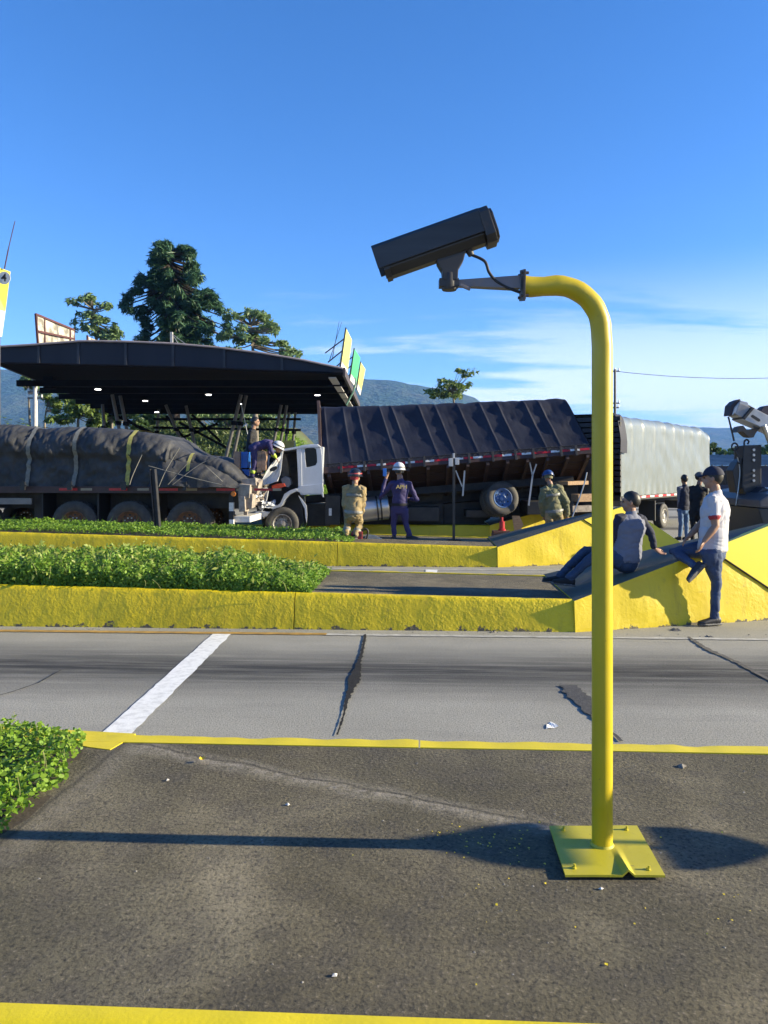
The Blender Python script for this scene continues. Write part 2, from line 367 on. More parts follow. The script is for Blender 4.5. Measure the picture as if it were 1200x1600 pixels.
rnd = random.Random(3)
def ribbon(name, pts, w, material, parent, z, M=LANE, jag=0., step=.08):
    """flat painted strip along a polyline in lane coordinates"""
    mb = MB(); P = [Vector((a, b, 0)) for a, b in pts]; L = []; out = []
    for i in range(len(P)-1):
        n = max(1, int((P[i+1]-P[i]).length/step))
        out += [P[i].lerp(P[i+1], k/n) for k in range(n)]
    out.append(P[-1])
    ws = w if hasattr(w, '__len__') else [w]*len(P)
    vs = []
    for i, q in enumerate(out):
        d = (out[min(i+1, len(out)-1)]-out[max(i-1, 0)]).normalized(); nn = Vector((-d.y, d.x, 0))
        f = i/max(1, len(out)-1)*(len(ws)-1); a = int(min(f, len(ws)-2)) if len(ws) > 1 else 0
        ww = ws[a]+(ws[min(a+1, len(ws)-1)]-ws[a])*(f-a)
        jg = min(jag, ww*.32); vs += [q + nn*(ww/2+rnd.uniform(-jg, jg)) + Vector((0,0,z)), q - nn*(ww/2+rnd.uniform(-jg, jg)) + Vector((0,0,z))]
    mb.add(vs, [(2*i, 2*i+1, 2*i+3, 2*i+2) for i in range(len(out)-1)])
    o = obj(name, mb, material, parent, world=False, recalc=False)
    if o.data.polygons and o.data.polygons[0].normal.z < 0: o.data.flip_normals()
    return o
def L_(px, py, z=0.):                 # lane coordinates of a point of the road seen at a pixel
    Y = FPX*(CAMZ-z)/(py-HOR); return uv_of((px-600)/FPX*Y, Y)
# lane markings and road repairs, each a child of the road
a0 = L_(183, 1150); a1 = L_(352, 989)
ribbon('stop_line', [(a0[0], 4.55), (a1[0]-.02, 8.18)], .20, M_WHITE, road, .006, jag=.006)
ribbon('edge_line', [(-14, 8.12), (-1.02, 8.15)], .10, M_ORANGE, road, .007, jag=.008)
ribbon('edge_line', [(-1.02, 8.13), (14, 8.10)], .085, M_GREYW, road, .0065, jag=.008)
ribbon('edge_line', [(-14, 13.55), (16, 13.55)], .10, M_GREYW, road, .0065, jag=.008)
ribbon('edge_line', [(-14, 10.95), (16, 10.95)], .10, M_GREYW, road, .0065, jag=.008)
ribbon('stop_line', [(.12, 11.0), (.16, 13.5)], .20, M_WHITE, road, .0075, jag=.006)
for v_ in (22.6, 25.9, 30): ribbon('edge_line', [(-10, v_), (40, v_)], .14, M_GREYW, road, .0065, jag=.01)
def pl(*pp): return [L_(*p) for p in pp]
ribbon('tar_seam', pl((571, 992), (568, 1010), (560, 1040), (550, 1072), (541, 1100), (535, 1125), (527, 1150)), [.022, .035, .03, .05, .11, .032, .016, .012], M_TAR, road, .009, jag=.011, step=.03)
ribbon('tar_seam', pl((1075, 996), (1105, 1015), (1150, 1035), (1215, 1070)), [.03, .055, .04, .03], mat('patched_joint', (.11, .10, .088), rough=.85, var=.5, scale=20, bump=.5, bscale=60), road, .009, jag=.02, step=.04)
ribbon('tar_patch', pl((887, 1072), (897, 1083), (915, 1100), (930, 1120), (945, 1138), (972, 1160)), [.13, .17, .15, .06, .025, .025], mat('dark_patch', (.07, .066, .062), rough=.8, col2=(.035, .034, .033), scale=35, bump=.7, bscale=70), road, .009, jag=.018, step=.03)
ribbon('crack', pl((95, 1048), (60, 1068), (20, 1082), (-30, 1095)), .010, M_TAR, road, .008, jag=.006, step=.03)

# --- traffic islands: slab + kerb stones (parts)
def kerb_piece(u0, u1, v, h, facing, parent, material=M_KERB, w=.19):
    """h(u): height; facing -1 = the face looks towards the camera"""
    n = max(2, int((u1-u0)/.06)); prof = [(0., 0.), (.052, .5), (.086, .88), (.104, .97), (.125, 1.), (w, 1.), (w, 0.)]
    vs = []; K = len(prof)
    for i in range(n+1):
        u = u0+(u1-u0)*i/n; H = h(u)
        for k, (a, b) in enumerate(prof):
            nz = noise.noise(Vector((u*3.1, k*1.7, v)))*.006 + noise.noise(Vector((u*11, k*2.3, v)))*.005
            e = .012*noise.noise(Vector((u*6, v*3, 5))) if k in (3, 4) else 0
            vs.append((u, v - facing*(a+(nz if k < 5 else 0)), b*H + (e if 0 < b else -.02)))
    fs = [(i*K+k, (i+1)*K+k, (i+1)*K+k+1, i*K+k+1) for i in range(n) for k in range(K-1)]
    fs += [tuple(range(K)), tuple(n*K+k for k in range(K))[::-1]]
    mb = MB(); mb.add(vs, fs); return obj('kerb', mb, material, parent, world=False, smooth=40)
def slab(name, u0, u1, va, vb, h, material, bump=.0, res=.25):
    mb = MB(); nu = max(4, int((u1-u0)/res)); nv = max(3, int((vb-va)/res))
    def fn(a, b):
        u = u0+(u1-u0)*a; v = va+(vb-va)*b
        return (u, v, h(u)-(.012 if va > 5 else .005)+bump*(noise.noise(Vector((u*.9, v*.9, 0)))+.5*noise.noise(Vector((u*3.3, v*3.3, 2)))))
    mb.grid(fn, nu, nv)
    o = obj(name, mb, material, smooth=180); o.matrix_world = LANE; WM[o.name] = LANE.copy()
    if o.data.polygons[0].normal.z < 0: o.data.flip_normals()
    return tag(o, kind='structure')
HA = lambda u: .30
def HB(u): return .33 + max(0, (1.65-u))*.0185
def HC(u): return .36 + max(0, (1.2-u))*.0255
HD = lambda u: .36
# island the camera pole stands on
isl_a = slab('traffic_island', -6, 8, 2.0, 4.03, HA, M_ISL, .003, .06)
for u0, u1 in ((-6, -2.6), (-2.596, -.02), (-.012, 2.9), (2.904, 8)):
    kerb_piece(u0, u1, 4.25, HA, 1, isl_a, M_PAINT, .225)
kerb_piece(-6, 8, 1.86, HA, -1, isl_a, M_PAINT, .178)
vs = [L_(*p, .3) for p in ((-40, 1133), (120, 1141), (212, 1146), (205, 1152), (172, 1171), (140, 1167), (60, 1152), (-40, 1142))]
mb = MB(); mb.prism([(a, b) for a, b in vs],   .285, .2995, axis='z'); obj('painted_corner', mb, M_PAINT, isl_a, world=False)
# islands beyond the near lane
BV, CV, DV = 8.39, 13.95, 19.5
isl_b = slab('traffic_island', -14, 1.66, BV+.15, BV+2.1, HB, M_ISL, .004)
isl_c = slab('traffic_island', -16, 1.4, CV+.15, CV+2.15, HC, M_ISL, .004)
isl_d = slab('traffic_island', -16, 1.75, DV+.15, DV+2.15, HD, M_ISL, .004)
for a, b in ((-14, -7.2), (-7.19, -1.42), (-1.41, 1.65)):
    kerb_piece(a, b, BV, HB, -1, isl_b); kerb_piece(a, b, BV+2.25, HB, 1, isl_b)
for a, b in ((-16, -8), (-7.99, -1.56), (-1.55, 1.36)):
    kerb_piece(a, b, CV, HC, -1, isl_c); kerb_piece(a, b, CV+2.25, HC, 1, isl_c)
for a, b in ((-16, -4), (-3.99, 1.7)):
    kerb_piece(a, b, DV, HD, -1, isl_d); kerb_piece(a, b, DV+2.25, HD, 1, isl_d)

# --- crash ramps at the ends of the islands
def crash_ramp(u0, v0, h, label, peak=1.10):
    t = thing('crash_ramp', label, 'ramp', M=LANE @ Matrix.Translation((u0, v0, 0)), group='yellow crash ramps at the island ends')
    A0, F1, T = Vector((0, 0, 0)), Vector((2.58, .86, 0)), Vector((4.1, 1.12, 0)); B1, A1 = Vector((2.58, 1.39, 0)), Vector((0, 2.25, 0))
    a0, p0, p1, a1 = Vector((0, .05, h)), Vector((2.52, .98, peak)), Vector((2.52, 1.27, peak)), Vector((0, 2.2, h))
    def quad(mb, a, b, c, d, nu, nv, mi, amp):
        n = (b-a).cross(d-a).normalized()
        def fn(x, y):
            p = a.lerp(b, x).lerp(d.lerp(c, x), y); e = min(x, 1-x, y, 1-y)
            return tuple(p + n*amp*noise.noise(p*2.3)*min(1, e*8))
        mb.grid(fn, nu, nv, mi)
    mb = MB(); quad(mb, A0, F1, p0, a0, 24, 10, 0, .015); quad(mb, B1, A1, a1, p1, 12, 6, 0, .015)
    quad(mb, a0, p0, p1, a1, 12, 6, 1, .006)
    mb.add([F1, T, p0], [(0,1,2)]); mb.add([T, p1, p0], [(0,1,2)]); mb.add([T, B1, p1], [(0,1,2)]); mb.add([A1, A0, a0, a1], [(0,1,2,3)])
    mb.v = [(x, y, z-.02 if z == 0 else z) for x, y, z in mb.v]
    obj('body', mb, [M_WEDGE, mat('yellow_grey_ramp_top', (.13, .115, .062), rough=.85, col2=(.09, .088, .08), scale=2.5, bump=.4, bscale=60)], t, world=False)  # top face: darker yellow-grey mix than the sides
    # smooth nose block laid over the upper front corner
    fr = lambda s_, h_: A0.lerp(F1, s_).lerp(a0.lerp(p0, s_), h_)
    n = (F1-A0).cross(a0-A0).normalized()
    n2 = (T-F1).cross(p0-F1).normalized()
    S0 = fr(.66, 1.0); S1 = fr(1., .24); q1 = F1.lerp(T, .42); q1.z = .05
    f = [S0+n*.014, S1+n*.014, q1+n2*.03, T+Vector((.02, 0, .02)), p0+n2*.02+Vector((0, 0, .012))]
    bk = [p + Vector((.02, .16, 0)) for p in f]; bk[3] = T+Vector((-.1, .05, .0))
    mb = MB(); mb.add(f+bk, [(0,1,4), (1,2,4), (2,3,4), (5,9,6), (6,9,7), (7,9,8), (0,5,6,1), (1,6,7,2), (2,7,8,3), (3,8,9,4), (4,9,5,0)])
    obj('nose_block', mb, M_SMOOTHY, t, world=False)
    mb = MB(); mb.tube([S0+n*.010, S1+n*.010, q1+n2*.012], .010, 6); obj('seam', mb, M_TAR, t, world=False)
    return t
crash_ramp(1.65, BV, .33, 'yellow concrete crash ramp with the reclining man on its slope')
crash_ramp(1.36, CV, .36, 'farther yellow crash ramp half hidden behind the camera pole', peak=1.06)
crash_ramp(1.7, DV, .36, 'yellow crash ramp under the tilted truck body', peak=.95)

# --- hills and haze
def ridge(name, pts, Y, depth, material, seed, amp):
    """pts: (px, py) of the crest at distance Y"""
    nx, ny = 160, 22; xs = [p[0] for p in pts]; ys = [p[1] for p in pts]
    mb = MB()
    def fn(a, b):
        px = xs[0]+(xs[-1]-xs[0])*a; py = np.interp(px, xs, ys)
        crest = CAMZ+(HOR-py)/FPX*Y
        yy = Y + depth*(b-.75); s_ = min(1, b/.75); k = s_**1.25 if b <= .75 else 1-(b-.75)*1.2
        X = (px-600)/FPX*Y
        w = amp*sin(pi*min(1, b*1.1))*(noise.fractal(Vector((X*.0022, yy*.0016, seed)), 1.0, 2.1, 5) + .6*abs(noise.noise(Vector((X*.006, seed, 1)))))
        edge = amp*.12*noise.fractal(Vector((X*.01, seed, 3)), 1, 2, 4)
        return (X, yy, max(-15, (crest+15)*k-15 + w*(1-k*.8) + (edge if k > .8 else 0)))
    mb.grid(fn, nx, ny); return tag(obj(name, mb, material, smooth=180), kind='structure')
M_HILL = mat('hill_forest', (.022, .052, .026), rough=.95, col2=(.085, .08, .04), scale=.004, lo=.45, hi=.75, bump=1., bscale=.03, bdist=30, detail=8)
ridge('hills', [(-900, 650), (-500, 600), (-200, 575), (0, 574), (150, 580), (300, 600), (420, 590), (520, 584), (570, 588), (620, 594), (690, 604), (740, 618), (770, 642), (810, 690), (860, 728)], 2600, 1900, M_HILL, 1.3, 70)
ridge('hills', [(560, 735), (760, 690), (900, 672), (1000, 664), (1100, 668), (1160, 668), (1230, 674), (1400, 680), (1700, 668), (2200, 690)], 4200, 2400, M_HILL, 7.7, 60)
hz = bpy.data.materials.new('haze_air'); hz.use_nodes = True; t = hz.node_tree; t.nodes.clear()
pv = N(t, 'ShaderNodeVolumePrincipled'); pv.inputs['Color'].default_value = (.14, .40, 1, 1); pv.inputs['Density'].default_value = .00013
mo = N(t, 'ShaderNodeOutputMaterial'); t.links.new(pv.outputs[0], mo.inputs['Volume'])
mb = MB(); mb.box((-5200, -700, -60), (6200, 6800, 430)); haze = tag(obj('haze', mb, hz), kind='stuff')
haze.display_type = 'BOUNDS'
# ================================================================== NEAR THINGS
def worn_paint(name, base, chip, rough):
    m, t, p, v = newmat(name)
    c = ramp(t, noise_n(t, mapped(t, v, (1, 1, .35)), 5, 5), [(.3, base), (.7, tuple(x*.84 for x in base))])
    c = mixc(t, ramp(t, noise_n(t, v, 34, 6, .7), [(.69, 0.), (.71, 1.)]), c, chip)
    c = mixc(t, M_('MULTIPLY', ramp(t, noise_n(t, mapped(t, v, (1, 1, .12)), 16, 6, .7), [(.58, 0.), (.75, 1.)]), .4, tree=t), c, (.20, .14, .03))
    t.links.new(c, p.inputs['Base Color']); t.links.new(ramp(t, noise_n(t, v, 9, 5), [(.3, rough-.08), (.7, rough+.15)]), p.inputs['Roughness'])
    bumps(t, p, [(noise_n(t, mapped(t, v, (1, 1, .4)), 15, 3), .12, .006), (noise_n(t, v, 90, 3), .08, .002)])
    return m
M_POLE = worn_paint('pole_yellow_gloss', (.50, .385, .009), (.10, .055, .03), .36)
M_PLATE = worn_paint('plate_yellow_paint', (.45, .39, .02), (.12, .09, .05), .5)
M_RUSTY = mat('rusty_bracket', (.10, .085, .075), rough=.6, metal=.4, col2=(.16, .09, .04), scale=14, lo=.5, hi=.7)
M_ALU = mat('camera_grey_aluminium', (.055, .055, .058), rough=.42, metal=.5, var=.35, scale=5, stretch=(.3, 3, 3))
M_ALU_D = mat('camera_dark_plastic', (.03, .028, .028), rough=.5, col2=(.07, .045, .03), scale=9, lo=.55, hi=.75)
M_BLACK = mat('black_rubber', (.014, .014, .015), rough=.6)
M_GLASSD = mat('dark_glass', (.008, .009, .011), rough=.25, spec=.25, var=0)
PY = 2.95
px_, pz_ = (941-600)/FPX*PY, .3
pole = thing('camera_pole', 'bent glossy yellow pipe post with square base plate on the near island', 'pole', (px_, PY, pz_))
zt = CAMZ+(HOR-446)/FPX*PY; rb = .175; pts = [(px_, PY, pz_+.012), (px_, PY, pz_+.7), (px_, PY, zt-rb-.06), (px_-.004, PY, zt-rb)]
for k in range(1, 13):
    a = pi/2*k/12; pts.append((px_-rb+rb*cos(a)-.004, PY, zt-rb+rb*sin(a)))
pts += [(px_-rb-.05, PY, zt-.004), (px_-rb-.10, PY, zt-.006), (.536, PY, zt-.002)]
rr = [.0392]*3+[.0385]+[.0375+.002*abs(cos(k*.9)) for k in range(12)]+[.0365, .0395, .0400]
mb = MB(); mb.tube(pts, rr, 28); obj('pipe', mb, M_POLE, pole, smooth=60)
mb = MB()
def plate(a, b, dz=0.):
    x = .643+.355*a; y = 2.725+(3.105-2.725)*b
    fold = .020*max(0, 1-abs(x-(px_+.030))/.022)*max(0, 1-b*1.9)
    return (x + .025*b, y, pz_ + .006 + fold + .002*noise.noise(Vector((x*6, y*6, 0))) + dz)
mb.grid(lambda a, b: plate(a, b, .008), 96, 16); n0 = len(mb.v); mb.grid(lambda a, b: plate(a, b, .0), 96, 16)
ring = [i*17 for i in range(97)] + [96*17+j for j in range(1, 17)] + [i*17+16 for i in range(95, -1, -1)] + [j for j in range(15, 0, -1)]
mb.f += [(ring[k], ring[(k+1) % len(ring)], ring[(k+1) % len(ring)]+n0, ring[k]+n0) for k in range(len(ring))]; mb.m += [0]*len(ring)
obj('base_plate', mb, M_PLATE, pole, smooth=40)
for a, b in ((.11, .12), (.86, .10), (.14, .90), (.85, .90)):
    q = Vector(plate(a, b, .006)); mb = MB(); mb.tube([q, q+Vector((.002, 0, .006))], .009, 6); mb.tube([q+Vector((.002,0,.005)), q+Vector((.003, 0, .017))], .0048, 8)
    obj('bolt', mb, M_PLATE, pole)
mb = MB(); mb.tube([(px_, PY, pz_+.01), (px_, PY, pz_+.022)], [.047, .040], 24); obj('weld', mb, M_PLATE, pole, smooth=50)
# flange at the end of the pipe
fx = .536; mb = MB(); s2 = .068
mb.prism([(PY-s2*.55, zt-s2), (PY+s2*.8, zt-s2*.72), (PY+s2*.55, zt+s2), (PY-s2*.8, zt+s2*.72)], fx-.008, fx, axis='x')
fl = obj('flange', mb, M_RUSTY, pole, bevel=.0015)
for dy, dz in ((-.04, .045), (.035, .05), (-.035, -.05), (.04, -.045)):
    mb = MB(); mb.tube([(fx-.016, PY+dy*.8, zt+dz*.9), (fx+.014, PY+dy*.8, zt+dz*.9)], .006, 8); obj('bolt', mb, M_RUSTY, fl)

# security camera on its bracket
cc = at(680, 383, PY)
sec = thing('security_camera', 'weathered grey box security camera tilted upwards on the yellow pole', 'camera', cc)
MC = Matrix.Translation(cc) @ Matrix.Rotation(R(-5), 4, 'Z') @ Matrix.Rotation(R(-18.2), 4, 'Y')
def octo(w, h, c): return [(-w+c, -h), (w-c, -h), (w, -h+c), (w, h-c), (w-c, h), (-w+c, h), (-w, h-c), (-w, -h+c)]
mb = MB(); mb.prism([(y, z-.008) for y, z in octo(.052, .055, .026)], -.195, .185, axis='x'); obj('housing', mb, M_ALU, sec, M=MC, bevel=.004)
sh = [(-.066, -.03), (-.066, .050), (-.048, .066), (.048, .066), (.066, .050), (.066, -.03)]
inn = [(y*.955, z-.003 if z > 0 else z) for y, z in sh][::-1]
mb = MB(); mb.prism(sh+inn, -.235, .19, axis='x'); so_ = obj('sunshield', mb, M_ALU, sec, M=MC, bevel=.0015)
mb = MB(); mb.prism([(y, z-.004) for y, z in octo(.069, .069, .024)], .186, .226, axis='x'); mb.prism([(y, z-.004) for y, z in octo(.058, .058, .022)], .226, .238, axis='x')
obj('rear_cap', mb, M_ALU_D, sec, M=MC, bevel=.004)
mb = MB(); mb.prism([(y, z-.008) for y, z in octo(.058, .060, .026)], -.215, -.193, axis='x'); fb = obj('front_bezel', mb, M_ALU_D, sec, M=MC, bevel=.003)
mb = MB(); mb.prism([(y, z-.008) for y, z in octo(.042, .044, .01)], -.2175, -.214, axis='x'); obj('glass', mb, M_GLASSD, fb, M=MC)
mb = MB(); mb.tube([MC @ Vector((.115, 0, -.058)), MC @ Vector((.118, 0, -.085))], [.016, .012], 12); obj('cable_gland', mb, M_ALU_D, sec, smooth=40)
# bracket: cradle, knuckle, arm
k0 = at(706, 402, PY); k1 = at(702, 440, PY)
mb = MB(); mb.prism([(-.055, .03), (.06, .03), (.05, -.01), (.03, -.045), (.028, -.085), (-.028, -.085), (-.032, -.05), (-.05, -.02)], -.028, .028, axis='y')
obj('cradle', mb, M_ALU_D, sec, M=Matrix.Translation(at(703, 405, PY)), bevel=.004)
mb = MB(); mb.lathe([(.005, -.034), (.027, -.034), (.03, -.028), (.03, .028), (.027, .034), (.005, .034)], Matrix.Translation(k1) @ Matrix.Rotation(R(90), 4, 'X'), 20)
mb.beam(at(686, 443, PY), at(716, 443, PY), .05, .03); obj('knuckle', mb, M_ALU_D, sec, smooth=35)
mb = MB(); a = at(714, 443, PY); b = at(811, 443, PY)
mb.add([a+Vector((0,-.014,.012)), a+Vector((0,.014,.012)), a+Vector((0,.014,-.014)), a+Vector((0,-.014,-.014)),
        b+Vector((0,-.026,.026)), b+Vector((0,.026,.026)), b+Vector((0,.026,-.024)), b+Vector((0,-.026,-.024))], [(0,1,2,3), (4,5,6,7), (0,1,5,4), (1,2,6,5), (2,3,7,6), (3,0,4,7)])
mb.beam(at(718, 445, PY-.03), at(735, 452, PY-.03), .012, .012); obj('arm', mb, mat('bracket_grey_paint', (.14, .135, .15), rough=.5, col2=(.20, .15, .12), scale=20, lo=.5, hi=.8), sec, bevel=.003)
ca = [MC @ Vector((.117, 0, -.08))] + [at(*q, PY-.02) for q in ((757, 408), (764, 425), (774, 438), (788, 447), (802, 453), (813, 457))]
def smooth_path(P, n=6):
    P = [Vector(p) for p in P]; out = []
    for i in range(len(P)-1):
        p0, p1, p2, p3 = P[max(i-1,0)], P[i], P[i+1], P[min(i+2,len(P)-1)]
        for k in range(n):
            t_ = k/n; out.append(.5*((2*p1)+(p2-p0)*t_+(2*p0-5*p1+4*p2-p3)*t_**2+(3*p1-p0-3*p2+p3)*t_**3))
    return out+[P[-1]]
mb = MB(); mb.tube(smooth_path(ca), .0058, 8); obj('cable', mb, M_BLACK, sec, smooth=60)

# unseen sign added at right, panels shaped to shadow both sides of the plate
sp = Vector((4.25, 2.80, .3)); sg = thing('shadow_post', 'unseen two-panel shadow caster on a thin grey post right of the yellow pole', 'sign', sp)
M_GALV = mat('galvanised_steel', (.42, .43, .44), rough=.45, metal=.8, var=.3, scale=12)
mb = MB(); mb.tube([sp, sp+Vector((0,0,1.18))], .016, 12); obj('post', mb, M_GALV, sg, smooth=50)
MATS.get('shadow_panel_metal') or mat('shadow_panel_metal', (.5, .5, .5), rough=.4, metal=.5)
mb = MB(); mb.prism([(sp.y+a, sp.z+b) for a, b in ((-.185, 1.125), (.185, 1.125), (.19, 1.16), (.15, 1.21), (.085, 1.255), (.035, 1.31), (-.02, 1.315), (-.07, 1.27), (-.15, 1.22), (-.19, 1.17))], sp.x-.004, sp.x+.004, axis='x')
obj('shadow_panel', mb, MATS['shadow_panel_metal'], sg)
mb = MB(); mb.prism([(sp.y+a, sp.z+b) for a, b in ((-.16, 1.005), (-.165, .97), (-.11, .915), (-.03, .87), (.04, .865), (.12, .90), (.18, .96), (.18, 1.005))], sp.x-.004, sp.x+.004, axis='x'); obj('lower_panel', mb, MATS['shadow_panel_metal'], sg)  # lower outline shaped for the shadow patch right of the base plate

# ------------------------------------------------------------------ leaves
def leaf_cloud(name, P, Nn, size, material, parent=None, asp=.55, seed=1, six=False, jitter=.6):
    """P (n,3) positions, Nn (n,3) leaf normals; one diamond (or six-point oval) a leaf"""
    r = np.random.default_rng(seed); n = len(P)
    Nn = Nn + r.normal(0, jitter, (n, 3)); Nn /= np.linalg.norm(Nn, axis=1)[:, None]+1e-9
    a = np.cross(Nn, r.normal(0, 1, (n, 3))); a /= np.linalg.norm(a, axis=1)[:, None]+1e-9; b = np.cross(Nn, a)
    s = (size*(.6+.8*r.random(n)))[:, None]
    if six:
        V = np.stack([P-a*s, P-a*s*.45+b*s*asp, P+a*s*.45+b*s*asp, P+a*s, P+a*s*.45-b*s*asp, P-a*s*.45-b*s*asp], 1).reshape(-1, 3)
        base = np.arange(n)[:, None]*6; F = np.concatenate([base+np.array([0,1,2,3]), base+np.array([0,3,4,5])])
    else:
        V = np.stack([P-a*s, P+b*s*asp+Nn*s*.12, P+a*s, P-b*s*asp+Nn*s*.12], 1).reshape(-1, 3); F = np.arange(n*4).reshape(n, 4)
    return np_mesh(name, V, F, material, parent)
L_COVER = leafmat('ground_cover_leaf', (.12, .26, .02), (.25, .36, .04), tl=.4, scale=3)
L_HEDGE = leafmat('hedge_leaf', (.05, .16, .014), (.26, .39, .045), tl=.35, scale=2.2)
L_GRASS = leafmat('verge_leaf', (.09, .22, .02), (.22, .33, .04), tl=.4, scale=2)
def lane_np(U, V, Z):
    m = np.array(LANE); P = np.stack([U, V, Z], 1); return P @ m[:3,:3].T
def nz2(U, V, f, s): return np.array([noise.noise(Vector((a*f, b*f, s))) for a, b in zip(U, V)])
def cover(name, u0, u1, v0, v1, hfun, top, n, size, material, seed, inside=None, label=None, six=False, core=True, cat=None):
    r = np.random.default_rng(seed)
    U = r.uniform(u0, u1, n); V = r.uniform(v0, v1, n)
    if inside is not None:
        k = inside(U, V); U, V = U[k], V[k]
    H = np.array([hfun(u) for u in U]); T = np.maximum(.015, top(U, V))
    depth = r.random(len(U))**2.2; Z = H + T*(1-.75*depth) + r.normal(0, .012, len(U))
    P = lane_np(U, V, Z); Nn = np.tile(np.array([[0., -.35, 1.]]), (len(U), 1))
    o = leaf_cloud(name, P, Nn, size, material, seed=seed, six=six, jitter=.75)
    return o, U, V
# near patch on the left of the pole's island
poly = [L_(*p, .33) for p in ((-260, 1120), (40, 1134), (132, 1158), (120, 1190), (92, 1222), (45, 1266), (8, 1288), (-260, 1420))]
def inpoly(U, V, poly=poly, pad=0):
    c = np.zeros(len(U), bool); j = len(poly)-1
    for i in range(len(poly)):
        xi, yi = poly[i]; xj, yj = poly[j]
        c ^= ((yi > V) != (yj > V)) & (U < (xj-xi)*(V-yi)/(yj-yi+1e-12)+xi); j = i
    return c
us = [p[0] for p in poly]; vs_ = [p[1] for p in poly]
def nearin(U, V):
    w = .05; return inpoly(U+w*nz2(U, V, 7, 1), V+w*nz2(U, V, 7, 4))
o, U, V = cover('ground_cover', min(us)-.02, max(us)+.03, min(vs_)-.05, 4.22, HA, lambda U, V: .065+.05*nz2(U, V, 2.5, 8)+.035*nz2(U, V, 9, 3), 21000, .0125, L_COVER, 11, nearin, six=True)
tag(o, 'bright green clover-like ground cover at the left edge of the near island', 'plants', kind='stuff')
mb = MB(); mb.prism([(a, b) for a, b in poly], .2895, .2965, axis='z'); obj('soil_bed', mb, M_SOIL, isl_a, world=False)
r = np.random.default_rng(5); fl_k = r.choice(len(U), 60); mb = MB()       # stalks with seed heads and yellow flowers
for k in fl_k:
    p = LANE @ Vector((U[k], V[k], .35)); q = p+Vector((r.normal(0, .02), r.normal(0, .02), r.uniform(.05, .10)))
    mb.tube([p, (p+q)/2+Vector((.004, 0, 0)), q], .0012, 4, 0)
obj('grass_stalks', mb, mat('dry_stalk', (.25, .26, .09), rough=.8), o, world=True)['kind'] = 'stuff'
# hedge on the second island
hu1 = L_(497, 905, .4)[0]
def htop(U, V):
    e = np.clip((hu1+.03-U)/.55, 0, 1)**.5; vv = (V-BV)/2.2
    side = np.clip((V-BV-.08)/.22, 0, 1)**.6*np.clip((BV+2.05-V)/.3, 0, 1)**.5
    base = .225+.10*nz2(U, V, .9, 2)+.12*nz2(U, V, 2.6, 6)+.09*nz2(U, V, 6, 9)+.05*nz2(U, V, 14, 1)
    base = base*(1+.22*np.exp(-((U+2.9)/.8)**2)) - .06*np.exp(-((U+1.9)/.5)**2)
    return base*e*side
o, U, V = cover('hedge', -9, hu1+.05, BV+.14, BV+2.05, HB, htop, 56000, .021, L_HEDGE, 21)
tag(o, 'thick leafy green planting along the yellow kerb of the second island', 'hedge', kind='stuff')
r = np.random.default_rng(8); n = 20000; U = r.uniform(-9, hu1+.04, n); Vv = BV+.15+np.abs(r.normal(0, .1, n)); T = htop(U, Vv+.10)   # front skirt
Z = np.array([HB(u) for u in U])+T*r.random(n)*.9-.015*(r.random(n) < .03); o2 = leaf_cloud('front_leaves', lane_np(U, Vv, Z), np.tile([[.1, -1., .35]], (n, 1)), .019, L_HEDGE, o, seed=31, jitter=.7); o2['kind'] = 'stuff'
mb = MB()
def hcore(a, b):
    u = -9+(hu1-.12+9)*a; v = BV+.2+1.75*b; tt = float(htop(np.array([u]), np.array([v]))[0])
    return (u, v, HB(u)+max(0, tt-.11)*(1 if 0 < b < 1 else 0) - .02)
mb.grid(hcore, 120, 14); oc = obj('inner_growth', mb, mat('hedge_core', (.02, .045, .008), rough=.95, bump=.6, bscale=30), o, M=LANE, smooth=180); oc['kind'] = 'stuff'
r = np.random.default_rng(19); n = 2600; U = r.uniform(-9, hu1, n); Vv = r.uniform(BV+.08, BV+1.9, n); T = htop(U, Vv); keep = T > .06; U, Vv, T = U[keep], Vv[keep], T[keep]
Z = np.array([HB(u) for u in U])+T+np.abs(r.normal(.0, .035, len(U))); o3 = leaf_cloud('sprigs', lane_np(U, Vv, Z), np.tile([[.2, -.6, .6]], (len(U), 1)), .032, leafmat('sprig_leaf', (.16, .27, .03), (.33, .36, .09), tl=.4), o, seed=41, jitter=.9, asp=.4); o3['kind'] = 'stuff'
mb = MB()
for k in range(240):
    u = r.uniform(-9, hu1-.1); v = r.uniform(BV+.05, BV+1.7); tt = float(htop(np.array([u]), np.array([v]))[0]); q = LANE @ Vector((u, v, HB(u)+tt*.7)); e = q+Vector((r.normal(0, .05), r.normal(0, .04), r.uniform(.06, .16)))
    mb.tube([q, (q+e)/2+Vector((.008, 0, .01)), e], .0022, 4)
obj('dry_stems', mb, mat('dry_stalk', (.25, .26, .09), rough=.8), o)['kind'] = 'stuff'
